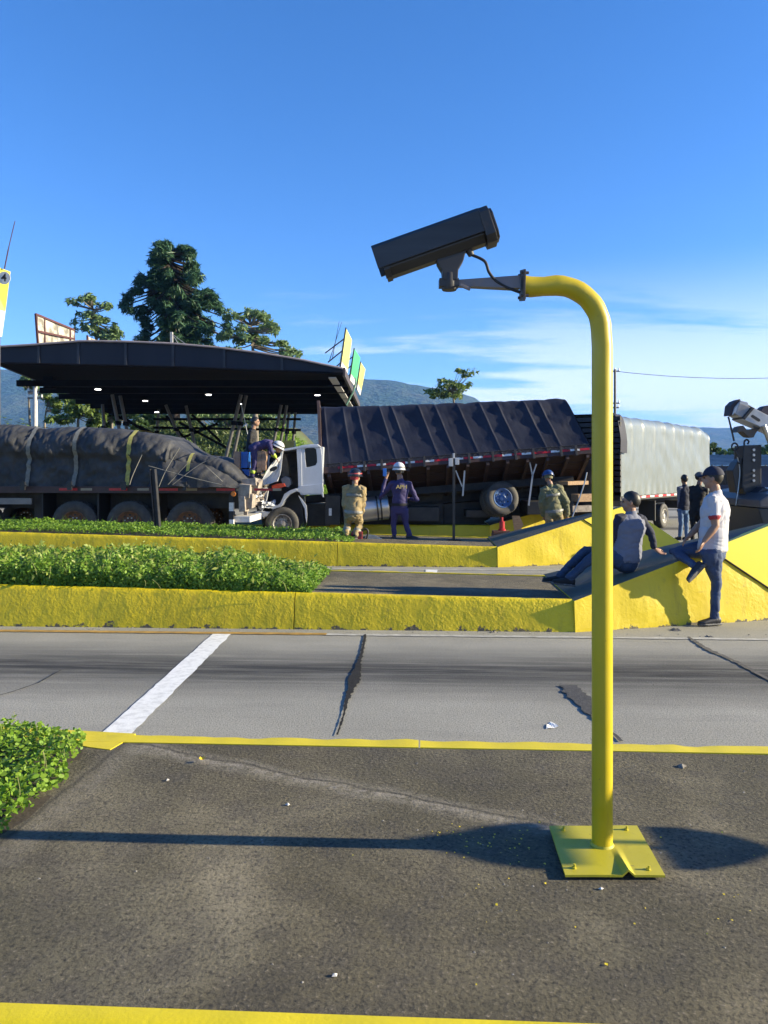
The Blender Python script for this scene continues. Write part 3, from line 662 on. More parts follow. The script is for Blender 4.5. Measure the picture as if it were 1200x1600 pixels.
# low cover on the third island
cu1 = L_(545, 852, .42)[0]
o, U, V = cover('ground_cover', -14, cu1, CV+.16, CV+2.1, HC, lambda U, V: (.10+.05*nz2(U, V, 1.3, 2)+.05*nz2(U, V, 5, 3))*np.clip((cu1-U)/.4, .1, 1), 26000, .026, L_GRASS, 33)
tag(o, 'low weedy ground cover on the third island in front of the trucks', 'plants', kind='stuff')
mb = MB(); mb.add([(-14, CV+.17, 0), (cu1-.15, CV+.17, 0), (cu1-.15, CV+2.0, 0), (-14, CV+2.0, 0)], [(0,1,2,3)])
mb.v = [(u, v, HC(u)-.002) for u, v, z in mb.v]; obj('soil_bed', mb, M_SOIL, isl_c, world=False)
r = np.random.default_rng(77); n = 260; U = r.uniform(-10, cu1, n); Vv = r.uniform(CV+.2, CV+1.6, n); mb = MB()
for u, v in zip(U, Vv):
    p = LANE @ Vector((u, v, HC(u))); h_ = r.uniform(.12, .30); d = Vector((r.normal(0, .06), r.normal(0, .06), 0)); w = .006
    mb.add([p+Vector((-w,0,0)), p+Vector((w,0,0)), p+d*.5+Vector((w*.7,0,h_*.6)), p+d*.5+Vector((-w*.7,0,h_*.6)), p+d*1.4+Vector((0,0,h_))], [(0,1,2,3), (3,2,4)])
obj('grass_blades', mb, L_GRASS, o)['kind'] = 'stuff'

# ------------------------------------------------------------------ litter, gravel, posts
M_STONE = mat('pebble', (.30, .28, .25), rough=.9, col2=(.07, .065, .06), scale=.1, island=.95)
mb = MB(); r = random.Random(4)
def pebble(mb, p, s):
    f = [(0,1,2),(0,2,3),(0,3,4),(0,4,1),(5,2,1),(5,3,2),(5,4,3),(5,1,4)]; a = r.random()*6
    q = [(0,0,.62)]+[(cos(a+k*pi/2)*r.uniform(.6,1.1), sin(a+k*pi/2)*r.uniform(.6,1.1), r.uniform(-.05,.2)) for k in range(4)]+[(0,0,-.35)]
    mb.add([Vector(p)+Vector(v)*s for v in q], f)
for k in range(2600):
    u, v = r.uniform(-2.6, 3.0), r.uniform(2.1, 4.05)
    pebble(mb, LANE @ Vector((u, v, .292)), r.uniform(.002, .0055) if r.random() < .93 else r.uniform(.006, .011))
for k in range(90):
    p = Vector((px_+r.gauss(-.05, .25), r.gauss(3.13, .05) if k < 60 else r.gauss(2.68, .03), .293)); pebble(mb, p, r.uniform(.003, .009))
tag(obj('gravel', mb, M_STONE), 'loose grit and pebbles scattered over the near island', 'gravel', kind='stuff')
mb = MB()
for k in range(110):                                      # flakes of yellow paint round the plate
    p = Vector((r.gauss(.42, .16), r.gauss(2.98, .07), .296)) if k < 60 else Vector((r.gauss(.9, .5), r.gauss(2.6, .2), .297))
    if .6 < p.x < 1.05 and 2.68 < p.y < 3.14: continue
    s = r.uniform(.002, .007); a = r.random()*6
    mb.add([p+Vector((cos(a+q)*s*r.uniform(.5,1), sin(a+q)*s, r.uniform(0, .003))) for q in (0, 1.4, 3, 4.5)], [(0,1,2,3)])
tag(obj('paint_flakes', mb, M_PAINT), 'small flakes of yellow paint scattered around the base plate', 'paint flakes', kind='stuff')
mb = MB()
for k in range(160):
    u, v = r.uniform(-7, 6), r.choice([8.25, 8.3, 8.33, 4.5, 4.7, 6.4]); pebble(mb, LANE @ Vector((u, v+r.gauss(0, .05), .001)), r.uniform(.004, .014) if v > 8 else r.uniform(.003, .006))
tag(obj('gravel', mb, M_STONE), 'loose grit along the gutter of the near lane', 'gravel', kind='stuff')
# broken bits of concrete in the gutter and on the island
M_CHUNK = mat('broken_concrete', (.22, .20, .17), rough=.9, col2=(.08, .07, .06), scale=25, bump=.5)
for (px, py, z, s, lab) in ((285, 978, 0, .05, 'small chip of concrete in the gutter below the hedge'), (440, 979, 0, .05, 'chip of concrete at the kerb joint right of the hedge end'), (768, 988, 0, .05, 'chip of concrete in the gutter left of the yellow pole'), (1108, 995, 0, .05, 'flat chip of concrete beside the standing man\'s shoe'), (1055, 985, 0, .06, 'broken paving bits in front of the yellow ramp'),
                            (1062, 1196, .3, .03, 'crumbled concrete bits right of the yellow pole')):
    Y = FPX*(CAMZ-z)/(py-HOR); mb = MB()
    for k in range(5): pebble(mb, at(px, py, Y)+Vector((r.gauss(0, s*.3), r.gauss(0, s*.25), -.004)), s*r.uniform(.5, .85))
    tag(obj('concrete_chip', mb, M_CHUNK), lab, 'rubble', 'bits of broken concrete')
mb = MB(); p = at(862, 1136, FPX*CAMZ/(1136-HOR))+Vector((0, 0, .012)); mb.grid(lambda a, b: (p.x+(a-.5)*.085*(1.1-b*.6), p.y+(b-.5)*.10+a*.05, p.z-.008+.004*sin(a*7+b*3)), 6, 4)
tag(obj('scrap_of_paper', mb, mat('white_paper', (.75, .75, .73), rough=.8)), 'crumpled white scrap lying on the near lane left of the pole', 'litter')
for px, py, lab in ((317, 1187, 'yellow flower head lying on the near island'), ):
    p = at(px, py, FPX*1.44/(py-HOR)); mb = MB()
    for k in range(5): mb.add([p, p+Vector((cos(k*1.25)*.018, sin(k*1.25)*.018, .012)), p+Vector((cos(k*1.25+.6)*.02, sin(k*1.25+.6)*.02, .008)), p+Vector((cos(k*1.25+1.1)*.014, sin(k*1.25+1.1)*.014, .004))], [(0,1,2,3)])
    tag(obj('fallen_flower', mb, mat('petal', (.8, .55, .02), rough=.6)), lab, 'flower')
for px, py, lab in ((523, 1524, 'pale pebble near the lower edge of the island'), (450, 1257, 'pale flat pebble left of the pole shadow'), (939, 1389, 'white pebble below the base plate'), (262, 1219, 'small white pebble near the ground cover')):
    p = at(px, py, FPX*1.452/(py-HOR)); mb = MB(); pebble(mb, p, .011 if py > 1300 else .013); tag(obj('pebble', mb, mat('white_pebble', (.6, .57, .52), rough=.8)), lab, 'pebble', 'pale pebbles')
# steel posts on the third island
M_BSTEEL = mat('black_steel', (.02, .02, .022), rough=.45, var=.4, scale=8)
b0 = at(247, 832, 15.3); t0 = at(239, 733, 15.3); b0.z = HC(-4.6)
mb = MB(); d = (t0-b0); 
for off, w, dp in ((Vector((-.045, 0, 0)), .012, .14), (Vector((.045, 0, 0)), .012, .14), (Vector((0, .0, 0)), .09, .012)): mb.beam(b0+off, t0+off, w, dp, up=(0,1,0))
ib = tag(obj('steel_post', mb, mat('weathered_dark_steel', (.05, .05, .055), rough=.5, metal=.3, var=.5, scale=6)), 'dark steel beam post standing in front of the tarped flatbed trailer', 'post'); set_origin(ib, b0)
b0 = at(709, 851, 15.2); b0.z = HC(1.); t0 = at(709, 716, 15.2)
dp_ = thing('detector_post', 'thin black post with a small sensor box before the tilted truck', 'post', b0)
mb = MB(); mb.beam(b0, t0, .05, .05); obj('post', mb, M_BSTEEL, dp_, bevel=.006)
mb = MB(); mb.box(b0+Vector((-.13, -.13, 0)), b0+Vector((.13, .13, .012))); obj('foot_plate', mb, M_BSTEEL, dp_)
mb = MB(); mb.box(t0+Vector((-.10, -.07, -.16)), t0+Vector((-.02, .07, .0))); mb.box(t0+Vector((.02, -.07, -.13)), t0+Vector((.10, .07, .0))); mb.box(t0+Vector((-.02, -.02, -.02)), t0+Vector((.02, .02, .10)))
obj('sensor_box', mb, mat('sensor_white', (.5, .5, .5), rough=.4), dp_, bevel=.006)
# ================================================================== TRUCKS
M_TYRE = mat('tyre_rubber', (.030, .029, .028), rough=.75, col2=(.065, .06, .052), scale=6, bump=.3, bscale=30)
M_RIMG = mat('grey_steel_rim', (.30, .30, .30), rough=.45, metal=.5, col2=(.12, .10, .08), scale=12)
M_RIMO = mat('rusty_orange_rim', (.16, .07, .025), rough=.7, col2=(.05, .035, .03), scale=8)
M_RIMB = mat('blue_steel_rim', (.05, .11, .26), rough=.4, col2=(.12, .14, .18), scale=10, lo=.5, hi=.75)
M_CHASSIS = mat('chassis_black', (.013, .013, .014), rough=.6, col2=(.035, .03, .026), scale=5)
M_TARP_G = mat('grey_tarpaulin', (.022, .023, .026), rough=.66, col2=(.052, .053, .057), scale=2.6, bump=.5, bscale=14, bdist=.02, spec=.35)
M_TARP_B = mat('blue_black_tarpaulin', (.0145, .0165, .030), rough=.62, col2=(.022, .025, .042), scale=1.3, bump=.3, bscale=7, bdist=.02, spec=.22)
M_WOOD = mat('brown_bed_wood', (.040, .017, .012), rough=.8, col2=(.02, .010, .008), scale=3, stretch=(1, 6, 6), bump=.3, bscale=30)
M_TIMBER = mat('raw_timber', (.34, .22, .12), rough=.8, col2=(.20, .12, .07), scale=5, stretch=(1, 8, 8))
M_RED = mat('red_reflector', (.50, .015, .02), rough=.35, var=.3, scale=20)
M_WREF = mat('white_reflector', (.75, .73, .70), rough=.35, var=.25, scale=20)
M_STRAP_G = mat('grey_strap', (.20, .195, .17), rough=.8, var=.3, scale=20)
M_STRAP_Y = mat('yellow_strap', (.42, .38, .10), rough=.8, var=.3, scale=20)
M_CABW = mat('white_cab_paint', (.50, .52, .56), rough=.28, var=.10, scale=2.5, spec=.5, bump=.05, bscale=6)
M_CABIN = mat('cab_interior', (.05, .048, .045), rough=.8, col2=(.12, .10, .08), scale=6)
M_STEEL = mat('bare_steel', (.45, .45, .45), rough=.35, metal=.9, var=.3, scale=8)
M_ORANGE_L = mat('orange_lens', (.8, .22, .03), rough=.3)

def wheel(name, M, r, w, rim, parent, spokes=8, hubc=None):
    """wheel about the local Y axis, outer side towards -Y"""
    t = bpy.data.objects.new(name, None); link(t, parent)
    L = wmat(parent).inverted() @ M; t.matrix_local = L; WM[t.name] = wmat(parent) @ L
    prof = [(r*.56, -w*.42), (r*.62, -w*.5), (r*.80, -w*.52), (r*.93, -w*.48), (r*.985, -w*.40), (r, -w*.25), (r, w*.25), (r*.985, w*.40), (r*.93, w*.48), (r*.62, w*.5), (r*.56, w*.42)]
    mb = MB(); mb.lathe(prof+[prof[0]], None, 40, close=False)
    for k in range(40):                                      # tread blocks
        a = 2*pi*k/40; q = Matrix.Rotation(a, 4, 'Y'); mb.box((r*.985, -w*.36, -r*.03), (r*1.015, -w*.05, r*.03), 0, q); mb.box((r*.985, w*.05, -r*.03), (r*1.015, w*.36, r*.03), 0, q @ Matrix.Rotation(.07, 4, 'Y'))
    obj('tyre', mb, M_TYRE, t, world=False, smooth=40)
    mb = MB(); mb.lathe([(r*.565, -w*.44), (r*.58, -w*.49), (r*.55, -w*.50), (r*.50, -w*.42), (r*.46, -w*.30), (r*.33, -w*.22), (r*.22, -w*.26), (r*.20, -w*.44), (r*.10, -w*.50), (.004, -w*.51)], None, 32, close=False)
    rm = obj('rim', mb, rim, t, world=False, smooth=50)
    mb = MB()
    for k in range(spokes):
        a = 2*pi*k/spokes; mb.tube([(r*.27*cos(a), -w*.22, r*.27*sin(a)), (r*.27*cos(a), -w*.33, r*.27*sin(a))], r*.035, 6)
    obj('wheel_nuts', mb, hubc or M_STEEL, rm, world=False)['kind'] = 'stuff'
    mb = MB()
    for k in range(spokes):
        a = 2*pi*(k+.5)/spokes; mb.lathe([(r*.055, -w*.285), (r*.055, -w*.24)], Matrix.Translation((r*.405*cos(a), 0, r*.405*sin(a))), 8)
    obj('hand_holes', mb, M_CHASSIS, rm, world=False)['kind'] = 'stuff'
    return t

# ------------------------------------------------------------------ flatbed trailer with tarped load (left)
YA = 17.0
MA = LANE @ Matrix.Translation((0, YA, 0))
def A(px, py, dy=0.):                 # local point of trailer A on its near side plane
    p = at(px, py, YA); q = MA.inverted() @ p; return Vector((q.x, q.y+dy, q.z))
ta = thing('flatbed_trailer', 'long dark flatbed trailer with brown wheels behind the ground cover', 'trailer', M=MA)
xr = A(378, 760).x; x0 = -15.0; zb = 1.38
mb = MB(); mb.box((x0, 0, zb-.12), (xr, 2.45, zb)); obj('bed', mb, M_CHASSIS, ta, world=False, bevel=.01)
mb = MB(); mb.box((x0, -.03, zb-.14), (xr, -.001, zb+.01)); obj('side_rail', mb, mat('rail_dark_red', (.05, .02, .018), rough=.5, var=.4, scale=4), ta, world=False)
for k, a in enumerate((-8.2, -7.7, -7.05, -6.4, -5.9, -5.3, -4.6, -4.15, -3.75, -3.4)):
    mb = MB(); mb.box((a, -.036, zb-.085), (a+(.42 if k % 2 == 0 else .26), -.031, zb-.03)); obj('reflective_tape', mb, M_RED if k % 2 == 0 else mat('dull_reflector', (.30, .24, .16), rough=.5), ta, world=False)
for y in (.75, 1.6):
    mb = MB(); mb.box((x0, y, .86), (xr-.1, y+.12, zb-.122)); obj('chassis_beam', mb, M_CHASSIS, ta, world=False)
for k, px in enumerate((101, 191, 288, -60)):
    q = A(px, 820); c = Vector((q.x, .22, .53)); wheel('wheel', MA @ Matrix.Translation(c), .53, .30, M_RIMO, ta, 10)
    wheel('wheel', MA @ Matrix.Translation((q.x, 2.2, .53)) @ Matrix.Rotation(pi, 4, 'Z'), .53, .30, M_RIMO, ta, 10)
    mb = MB(); mb.tube([(q.x, .3, .53), (q.x, 2.1, .53)], .07, 10); obj('axle', mb, M_CHASSIS, ta, world=False)
for px in (48, 140, 236):
    q = A(px, 800); mb = MB(); mb.box((q.x-.02, .1, .35), (q.x+.02, .75, zb-.13)); obj('mudflap', mb, M_BLACK, ta, world=False)
mb = MB(); mb.box((A(-80, 0).x, -.01, .98), (A(34, 0).x, .03, 1.12)); obj('side_guard', mb, mat('grey_guard', (.22, .20, .18), rough=.6), ta, world=False, bevel=.006)
mb = MB(); mb.box((-9, .4, .35), (A(40, 0).x, 2.0, zb-.13)); obj('tool_box', mb, M_CHASSIS, ta, world=False, bevel=.02)
# rear end: bumper, post with bands, lamps, torn boards
q = A(358, 800)
for k in range(5):
    mb = MB(); z1 = 1.22-k*.19; mb.box((q.x-.05, .0, z1-.19), (q.x+.05, .08, z1)); obj('post_band', mb, M_WREF if k % 2 else M_BLACK, ta, world=False)
mb = MB(); mb.box((xr-.25, .1, .58), (xr+.12, 2.3, .72)); obj('rear_bumper', mb, M_WREF, ta, world=False, bevel=.015)
for y in (.5, 1.9):
    mb = MB(); mb.box((xr-.12, y, .72), (xr-.04, y+.08, zb-.12)); obj('bumper_bracket', mb, mat('dusty_steel', (.25, .21, .18), rough=.7), ta, world=False)
q = A(362, 772); mb = MB(); mb.lathe([(.005, -.05), (.05, -.05), (.062, -.03), (.062, 0), (.005, 0)], Matrix.Translation((q.x, 0, q.z)), 16); obj('marker_lamp', mb, M_ORANGE_L, ta, world=False, smooth=40)
M_TORN = mat('torn_grey_board', (.33, .29, .25), rough=.85, col2=(.18, .15, .13), scale=9, bump=.5, bscale=18)
for (xa, xb, za, zc, yy, rt) in ((370, 388, 757, 778, -.02, .1), (371, 381, 776, 800, -.05, -.05), (380, 391, 772, 795, .05, .08), (383, 398, 752, 772, .2, .25), (372, 396, 748, 760, .1, -.1)):
    a = A(xa, zc); b = A(xb, za); cmid = Vector(((a.x+b.x)/2, yy, (a.z+b.z)/2)); mb = MB()
    mb.box((-(b.x-a.x)/2, -.02, -(b.z-a.z)/2), ((b.x-a.x)/2, .35, (b.z-a.z)/2), 0, Matrix.Translation(cmid) @ Matrix.Rotation(rt, 4, 'Y') @ Matrix.Rotation(rt*.7, 4, 'X'))
    obj('crushed_board', mb, M_TORN, ta, world=False, bevel=.008)

# the load under its tarpaulin
ld = thing('tarped_load', 'long bulky load under a dusty dark grey tarpaulin with straps', 'load', M=MA @ Matrix.Translation((0, 0, zb)))
prof_x = [A(x, 0).x for x in (-330, -120, 0, 35, 70, 110, 150, 200, 235, 256, 272, 284, 320, 348, 362, 374)]
prof_z = [A(0, y).z-zb for y in (672, 664, 664, 668, 667.5, 667, 669.5, 674, 680, 690, 703, 708, 715, 726, 740, 753)]
def loadz(x): return float(np.interp(x, prof_x, prof_z))
strap_px = [28, 104, 191, 291]; strap_x = [A(p, 0).x for p in strap_px] + [A(-60, 0).x, A(-150, 0).x]
def load_pt(x, s):
    """s: 0 near bottom edge .. 1 far bottom edge"""
    H = loadz(x)+.02; Wd = 2.45; r_ = min(.42, H*.48); side = H-r_; arc = r_*pi/2; top = Wd-2*r_; T = 2*side+2*arc+top; d = s*T
    sgn = 1
    if d > T/2: d = T-d; sgn = -1
    if d < side: y, z, n = 0, d, Vector((0, -1, .1))
    elif d < side+arc: a = (d-side)/r_; y, z, n = r_-r_*cos(a), side+r_*sin(a), Vector((0, -cos(a), sin(a)))
    else: y, z, n = r_+(d-side-arc), H, Vector((0, 0, 1))
    hh = d/max(.01, T/2)
    # bulges between straps, sagging folds and creases
    ds = min(abs(x-q-.06*z) for q in strap_x); bul = .07*(1-math.exp(-(ds/.30)**2))
    P3 = Vector((x*1.0, z*1.6, sgn*3.))
    up = 1/(1+math.exp(-(z-H*.5)/.05)); w = (.02+.04*up)*noise.noise(Vector((x*.85+z*.9, z*1.1, sgn*5.1))) + (.018+.04*up)*noise.noise(Vector((x*2.6+z*2.2, z*1.4, sgn*2.7)))
    cr_ = -.045*(1-abs(noise.noise(Vector((x*1.9-z*1.5, z*2.3, 9.3))))*1.0)**6 + .02*noise.noise(Vector((x*7+z*6, z*4, 1.)))
    cr_ += -.034*(1-abs(noise.noise(Vector((x*3.3+z*3.1, z*4.6-x*.8, 6.1)))))**7 - .026*(1-abs(noise.noise(Vector((x*5.2-z*2.6, z*3.4+x*1.1, 16.1)))))**8 + .018*sin((z*1.0+ds*.9)*30+x*3)*math.exp(-ds/.22)*min(1, z*2)
    ledge = .16*(1/(1+math.exp(-(z-H*.52-.05*noise.noise(Vector((x*1.3, 0, 3))))/.018))) if sgn > 0 and x < prof_x[9] else 0
    disp = (bul+w+cr_)*min(1, .25+z*2.2)*(1-.62*max(0, n.z))+ledge*.8*(1-.9*max(0, n.z))-.03+.035*max(0, n.z)
    y = y if sgn > 0 else Wd-y; n.y *= sgn
    p = Vector((x, y, z)) + n*disp
    if z < .03: p.y += .02*sgn*sin(x*9)
    p.z = max(p.z, -.08) if x < prof_x[-3] else p.z
    return p
mb = MB(); x1_ = prof_x[-1]; xL = -13.5
mb.grid(lambda a, b: tuple(load_pt(xL+(x1_-xL)*a, b)), 560, 84); tp = obj('tarpaulin', mb, M_TARP_G, ld, M=None, world=False, smooth=180)
# front lump tied on at the rear end
def lump(a, b):
    th_ = pi*a; u = b; x = A(228, 0).x + (A(372, 0).x-A(228, 0).x)*u; H = (loadz(x)*.93)*(min(1, u/.16))**.5; 
    y = -.10-.10*sin(pi*u); yy = 1.1-(1.1-y)*1.0*cos(th_) if th_ < pi/2 else 1.1-1.1*cos(th_)
    z = H*(sin(th_))**.55 if th_ < pi/2 else H*(sin(th_))**.55
    nn = noise.noise(Vector((x*2.3+z*2, z*2.2, 4.4)))*.09+noise.noise(Vector((x*6-z*5, z*3.1, 1.4)))*.035
    return (x, yy-(nn if th_ < pi/2 else 0)-.05*(th_ < pi/2), z+nn*.4-.01)
mb = MB(); mb.grid(lump, 40, 70); obj('tarpaulin_flap', mb, M_TARP_G, ld, world=False, smooth=180)
for k, x in enumerate(strap_x):
    w = .075 if k == 3 else .095; mb = MB(); vs = []; n = 60
    for i in range(n+1):
        s_ = .0+.5*i/n*1.55; pc = load_pt(x-.0, min(s_, .98))
        q = Vector((x+.10*pc.z-.03, pc.y, pc.z)); out = Vector((0, -.035 if s_ < .5 else 0, .028 if s_ > .2 else .01))
        if k == 3: out.y -= .16*max(0, min(1, (.35-s_)*6)); 
        vs += [q+out+Vector((-w/2, 0, 0)), q+out+Vector((w/2, 0, 0))]
    mb.add(vs, [(2*i, 2*i+1, 2*i+3, 2*i+2) for i in range(n)])
    st = obj('strap', mb, M_STRAP_Y if k in (2, 3) else M_STRAP_G, ld, world=False, smooth=180)
    mb = MB(); b0 = Vector((x-.03, -.16 if k != 3 else -.26, .03)); mb.beam(b0+Vector((0, 0, .09)), b0+Vector((0, 0, -.10)), w*1.1, .035); mb.beam(b0+Vector((-.09, -.01, .0)), b0+Vector((.09, -.01, .0)), .03, .03)
    obj('ratchet', mb, M_BSTEEL, st, world=False)
for pts in (((228, 711), (214, 742), (209, 757)), ((286, 700), (265, 735), (254, 760)), ((300, 722), (268, 757)), ((326, 728), (352, 752)), ((275, 757), (318, 725), (345, 715)), ((238, 728), (300, 745), (350, 757))):
    mb = MB(); mb.tube(smooth_path([MA.inverted() @ (MA @ A(*q, -.24)) - Vector((0, 0, zb)) for q in pts], 5), .008, 6); obj('rope', mb, mat('pale_rope', (.22, .21, .18), rough=.9), ld, world=False, smooth=60)

# ------------------------------------------------------------------ crashed truck: white cab, leaning cargo body
tb = thing('crashed_truck', 'crashed white cab truck with dark tarped cargo body leaning away', 'truck', at(440, 843, 18.6))
YB = 18.6
def B(px, py, dy=0.): return at(px, py, YB+dy)
# cargo body frame: x along the body, y depth, z up; origin at the front near bottom corner
o0 = at(506, 737, 18.7); o1 = at(925, 705.5, 18.6)
ex = (o1-o0).normalized(); ey0 = Vector((0,0,1)).cross(ex).normalized(); lean = R(25)
ez0 = ex.cross(ey0).normalized()
ey = (ey0*cos(lean) - ez0*sin(lean)).normalized(); ez = ex.cross(ey).normalized()
MBD = Matrix(((ex.x, ey.x, ez.x, o0.x), (ex.y, ey.y, ez.y, o0.y), (ex.z, ey.z, ez.z, o0.z), (0, 0, 0, 1)))
LB = (o1-o0).length; WB = 2.35; HBD = 1.86
hoops = [LB*(k+.25+.16*sin(k*2.7))/12.4 for k in range(13)]
def bp(x, y, z): return MBD @ Vector((x, y, z))
# planked floor and side board under the tape
for k in range(16):                                          # floor planks seen from below
    y0_ = .02+k*(WB-.04)/16; mb = MB(); mb.box((0, y0_+.006, -.05+.006*(k % 3)), (LB, y0_+(WB-.04)/16-.006, -.008)); obj('floor_plank', mb, M_WOOD, tb, M=MBD)
for k in range(14):                                          # crossmembers
    x = .12+k*(LB-.24)/13; mb = MB(); mb.box((x-.035, .0, -.15), (x+.035, WB, -.052)); obj('crossmember', mb, mat('crossmember_brown', (.055, .028, .02), rough=.7, var=.5, scale=5), tb, M=MBD)
for y in (1.02, 1.72):
    mb = MB(); mb.box((-.6, y, -.34), (LB-.3, y+.09, -.152)); obj('chassis_rail', mb, M_CHASSIS, tb, M=MBD)
mb = MB(); mb.box((0, -.03, -.06), (LB, .0, .10)); obj('side_rail', mb, mat('rail_brown', (.06, .028, .02), rough=.6, var=.4, scale=5), tb, M=MBD)
n = 26
for k in range(n):
    x = .35+k*(LB-.4)/n; mb = MB(); mb.box((x, -.036, .035), (x+(LB-.4)/n*(.97), -.031, .09)); obj('reflective_tape', mb, M_RED if k % 5 in (0, 1, 3) else M_WREF, tb, M=MBD)
for k in range(12):                                          # stake pockets and tie ropes
    x = hoops[k]+.3; mb = MB(); mb.box((x-.03, -.07, -.10), (x+.03, -.037, .17)); obj('stake_pocket', mb, M_CHASSIS, tb, M=MBD, bevel=.006)
def tarp_pt(a, b):
    H = HBD; r_ = .30; side = H-r_; arc = r_*pi/2; top = WB-2*r_; T = 2*(side+arc)+top; d = b*T; sgn = 1
    if d > T/2: d = T-d; sgn = -1
    if d < side: y, z, nn = 0., d, Vector((0, -1, 0))
    elif d < side+arc: q = (d-side)/r_; y, z, nn = r_-r_*cos(q), side+r_*sin(q), Vector((0, -cos(q), sin(q)))
    else: y, z, nn = r_+(d-side-arc), H+.10*sin(pi*(d-side-arc)/top), Vector((0, 0, 1))
    x = LB*a; rack = -.24*z                                  # the hoops have racked forwards
    dmin = min(abs(x-h) for h in hoops); bay = LB/12.4
    k_ = min(1, dmin/(bay*.5)); topf = 1-.75*max(0, min(1, (z-H+.35)/.3)); sag = (-.018*(k_**.7) + .014*math.exp(-(dmin/.024)**2))*topf
    wr = (.022*noise.noise(Vector((x*1.5-z*2.0, z*.8+x*.4, 2+sgn))) + .006*noise.noise(Vector((x*5-z*6, z*1.2, 7))))*topf
    dg = -.022*(1-abs(noise.noise(Vector((x*1.15-z*1.55, z*.7+x*.22, 12.)))))**7 - .018*(1-abs(noise.noise(Vector((x*.9+z*1.3, z*.5, 3.)))))**9
    amt = min(1, .25+z*1.0); dz = (sag+wr+dg)*amt
    zz_ = z*(1-.17*a) ; p = Vector((x+rack*min(1, 1)*(.15+.85*min(1, a*3)), y if sgn > 0 else WB-y, zz_+.11))
    nn.y *= sgn; p += nn*(dz-.015)
    if a > .93: p.z += .05*sin((a-.93)/.07*pi)*(z/H)
    if z < .05: p.z += .015*sin(x*11)
    return p
mb = MB(); mb.grid(lambda a, b: tuple(tarp_pt(a, b)), 360, 56)
tarp_b = obj('tarpaulin', mb, M_TARP_B, tb, M=MBD, smooth=180)
for a_, nm in ((0., 'front_sheet'), (1., 'rear_sheet')):
    ring = [tarp_pt(a_, b/56) for b in range(57)]; cen = Vector((ring[0].x, WB/2, .8))
    def fn(s_, b, ring=ring, cen=cen, a_=a_):
        q = ring[int(round(b*56))]; p = q.lerp(Vector((q.x, WB/2, q.z if s_ < 1 else q.z)), s_); p.x += (.08 if a_ else -.05)*sin(pi*min(1, s_))*noise.noise(Vector((p.y*3, p.z*2, a_*5)))+(-.02 if a_ == 0 else .02); return tuple(p)
    mb = MB(); mb.grid(fn, 10, 56); obj(nm, mb, M_TARP_B, tb, M=MBD, smooth=180)
mb = MB(); mb.beam((-.06, -.02, -.05), (-.06-.02, -.02, 1.98), .07, .07); mb.beam((-.06, WB+.02, -.05), (-.08, WB+.02, 1.98), .07, .07); mb.beam((-.08, -.02, 1.9), (-.08, WB, 1.9), .06, .06)
obj('headboard_frame', mb, mat('rust_brown_frame', (.085, .05, .045), rough=.7, var=.5, scale=6), tb, M=MBD)
for k in range(9):
    mb = MB(); mb.box((-.05, .03, .02+k*.2), (-.02, WB-.03, .2+k*.2)); obj('headboard_plank', mb, M_WOOD, tb, M=MBD)
for k in range(24):                                          # lacing cord along the hem
    x = .1+k*(LB-.3)/24; mb = MB(); mb.tube([bp(x, -.05, .20), bp(x+.15, -.06, .06), bp(x+.30, -.05, .20)], .007, 5); obj('lacing', mb, M_BLACK, tb)
mb = MB(); mb.tube([bp(.05, -.05, .17), bp(LB*.5, -.055, .165), bp(LB-.05, -.05, .17)], .014, 6); obj('hem_rope', mb, M_BLACK, tb)
# fuel tank, underrun gear
c0 = at(536, 800, 18.9); c1 = at(607, 792, 19.0)
mb = MB(); mb.tube([c0, c0.lerp(c1, .02), c0.lerp(c1, .98), c1], [.25, .30, .30, .25], 28); tk = obj('fuel_tank', mb, mat('polished_tank', (.5, .49, .48), rough=.3, metal=.85, var=.2, scale=3), tb, smooth=40)
for f in (.74, .82):
    p = c0.lerp(c1, f); d = (c1-c0).normalized(); mb = MB(); mb.tube([p-d*.02, p+d*.02], .307, 28); obj('tank_strap', mb, M_BLACK, tk, smooth=40)
for (xa, ya, xb, yb, w) in ((520, 770, 640, 800, .5), ):
    pass
def under(name, px0, py0, px1, py1, y0_, y1_, m, bev=.02):
    a = at(px0, py1, YB); b = at(px1, py0, YB); mb = MB(); mb.box((a.x, YB+y0_, a.z), (b.x, YB+y1_, b.z)); return obj(name, mb, m, tb, bevel=bev)
under('gearbox', 470, 790, 512, 826, .9, 1.6, M_CHASSIS); under('battery_box', 506, 775, 530, 822, .4, 1.0, M_CHASSIS); under('air_tank', 612, 795, 690, 818, .8, 1.3, M_CHASSIS)
mb = MB(); a = at(516, 800, 18.95); mb.box(a+Vector((-.035, -.01, -.09)), a+Vector((.035, .0, .09))); obj('label_plate', mb, M_WREF, tb)
for k, (xa, ya, xb, yb, y0_, y1_) in enumerate(((505, 772, 560, 838, 1.3, 1.9), (560, 778, 640, 834, 1.4, 2.0), (640, 770, 700, 836, 1.5, 2.0), (700, 766, 770, 838, 1.6, 2.1), (800, 765, 860, 838, 1.5, 2.1), (860, 760, 925, 812, 1.3, 2.0))):  # dark gear-like boxes added to stand for the shade under the body
    under(('shade_box_front', 'shade_box_mid', 'shade_box_far', 'shade_box_mid', 'shade_box_back', 'shade_box_rear')[k], xa, ya, xb, yb, y0_, y1_, M_CHASSIS, .05)
